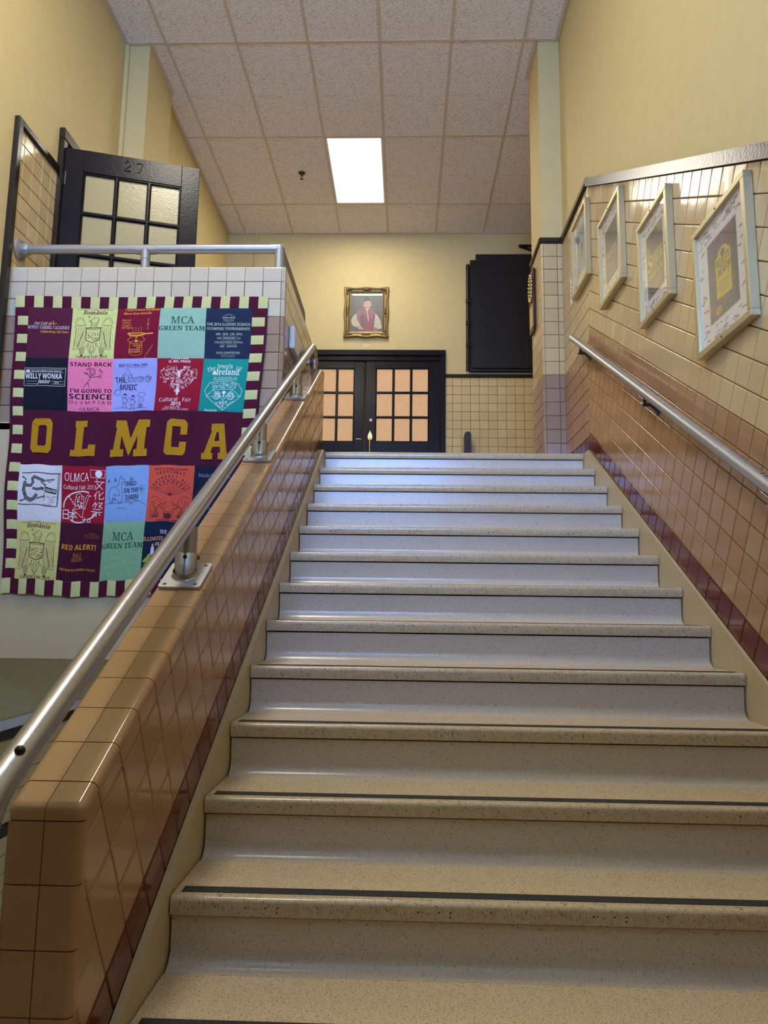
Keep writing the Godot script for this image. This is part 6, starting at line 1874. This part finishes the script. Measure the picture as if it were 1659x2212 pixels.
			cv.text("TANGO", 198, 136, 42, ink, "Droid Sans", true, 0.5, 84); cv.text("ON THE", 204, 180, 42, ink, "Droid Sans", true, 0.5, 108); cv.text("TUNDRA", 212, 224, 42, ink, "Droid Sans", true, 0.5, 104)
			cv.line([6, 250, 40, 244, 120, 248, 180, 228, 216, 222, 260, 236, 320, 262], 2.4, ink)
			cv.arc(Vector2(140, 290), Vector2(38, 14), 190, 350, 2, ink)
			cv.text("Cultural Fair", 212, 244, 15, ink, "Droid Serif", false, 0.5, 0.0, 0.3); cv.text("2011", 212, 258, 14, ink, "Droid Serif", false, 0.5, 0.0, 0.3)
		[2, 3]:
			var ink := srgb(66, 26, 46)
			cv.text("MOUNT CARMEL ACADEMY", 164, 34, 20, ink, "Droid Sans", true, 0.5, 244)
			var word := "TREASURES"
			for q in 9: cv.text(word[q], 66 + q * 24, 66 - sin(q * PI / 8) * 10, 28, ink, "Droid Sans", true)
			word = "SOUTHEAST ASIA"
			for q in 14:
				var a := lerpf(-2.72, -0.42, q / 13.0)
				cv.text(word[q], 164 + cos(a) * 138, 200 + sin(a) * 116, 26, ink, "Droid Sans", true, 0.5, 0.0, 0.0, a + PI / 2)
			for q in 11:
				var a := lerpf(-2.75, -0.39, q / 10.0)
				cv.seg(Vector2(164, 204), Vector2(164 + cos(a) * 130, 204 + sin(a) * 112), 2.2, ink)
			cv.arc(Vector2(164, 204), Vector2(130, 112), -157, -22, 2.6, ink); cv.arc(Vector2(164, 204), Vector2(94, 84), -157, -22, 1.8, ink)
			for q in 8:
				var a := lerpf(-2.6, -0.54, q / 7.0)
				cv.disc(Vector2(164 + cos(a) * 113, 204 + sin(a) * 98), Vector2(7, 6), ink, 0.8)
			for m: float in [-1.0, 1.0]:
				var X := func(a: Array) -> Array:
					var o := []
					for q in range(0, a.size(), 2): o.append_array([164 + m * a[q], a[q + 1]])
					return o
				cv.line(X.call([136, 214, 112, 206, 88, 210, 72, 228, 60, 252, 44, 258, 28, 246, 18, 242]), 2.6, ink)
				cv.line(X.call([18, 250, 30, 262, 52, 266, 66, 258, 76, 276, 100, 284, 112, 268, 116, 236]), 2.6, ink)
				cv.line(X.call([76, 264, 50, 284, 34, 290]), 4, ink); cv.line(X.call([116, 236, 132, 244, 138, 270]), 2.4, ink)
				cv.disc(Vector2(164 + m * 92, 232), Vector2(4, 3), ink)
				cv.line(X.call([134, 280, 132, 342, 122, 342, 120, 290]), 2.2, ink)
				cv.line(X.call([92, 282, 118, 330, 66, 330, 92, 282]), 2, ink)
				for y in 6: cv.line(X.call([92 - y * 4, 288 + y * 8, 92 + y * 4, 288 + y * 8]), 3, ink)
				for y in 4: cv.rect(164 + m * 92 - 24 + y * 12, 332, 8, 12, ink)
			cv.line([130, 296, 134, 342, 164, 354, 194, 342, 198, 296, 180, 310, 148, 310, 130, 296], 2.4, ink)
			for q in 60:
				var p := Vector2(164 + r.randf_range(-26, 26), 318 + r.randf() * 32)
				cv.arc(p, Vector2(3, 3), 0, 360, 1.8, ink)
			cv.text("CULTURAL FAIR", 164, 368, 16, ink, "Droid Sans", true, 0.5, 160)
		[2, 4]:
			cv.text("Middle School Arts", 150, 70, 30, srgb(150, 160, 178), "Droid Serif", false, 0.5, 236)
			for q in 30: cv.disc(Vector2(120 + r.randf() * 160, 150 + r.randf() * 180), Vector2(r.randf_range(4, 14), r.randf_range(3, 8)), srgb(70, 110, 176), 0.7)
		[3, 1]:
			var am := srgb(224, 152, 40)
			for q in 3: cv.text(["Our Lady of", "Mount Carmel Academy", "Science Olympiad Team"][q], 250, 72 + q * 13, 12, srgb(190, 116, 50), "Droid Sans", false, 0.5, [54, 106, 108][q])
			cv.text("RED ALERT!", 154, 172, 46, am, "Droid Sans", true, 0.5, 262)
			cv.text("NaCl", 150, 214, 30, srgb(196, 124, 50)); cv.text("NaOH", 150, 246, 30, srgb(196, 124, 50)); cv.line([114, 220, 184, 220], 2, am)
			cv.text("THE BASE IS UNDER A SALT!!!", 156, 306, 19, am, "Droid Sans", true, 0.5, 272)
		[3, 3]:
			var pal := [srgb(226, 150, 110), srgb(222, 214, 180), srgb(214, 130, 90)]
			cv.text("THE", 146, 82, 34, srgb(206, 206, 212), "Droid Sans", true, 0.5, 52)
			cv.text("ILLINOIS SCIENCE", 150, 124, 34, pal[0], "Droid Sans", true, 0.5, 300)
			cv.text("OLYMPIAD", 170, 158, 30, pal[1], "Droid Sans", true)
			cv.poly([4, 256, 30, 232, 52, 206, 70, 208, 60, 240, 40, 262], srgb(150, 180, 60))
			cv.disc(Vector2(76, 152), Vector2(8, 9), srgb(222, 160, 120)); cv.poly([66, 164, 88, 160, 92, 210, 64, 214], srgb(206, 210, 226))
			cv.text("UNIVERSITY", 60, 276, 14, srgb(206, 206, 212), "Droid Sans", true)
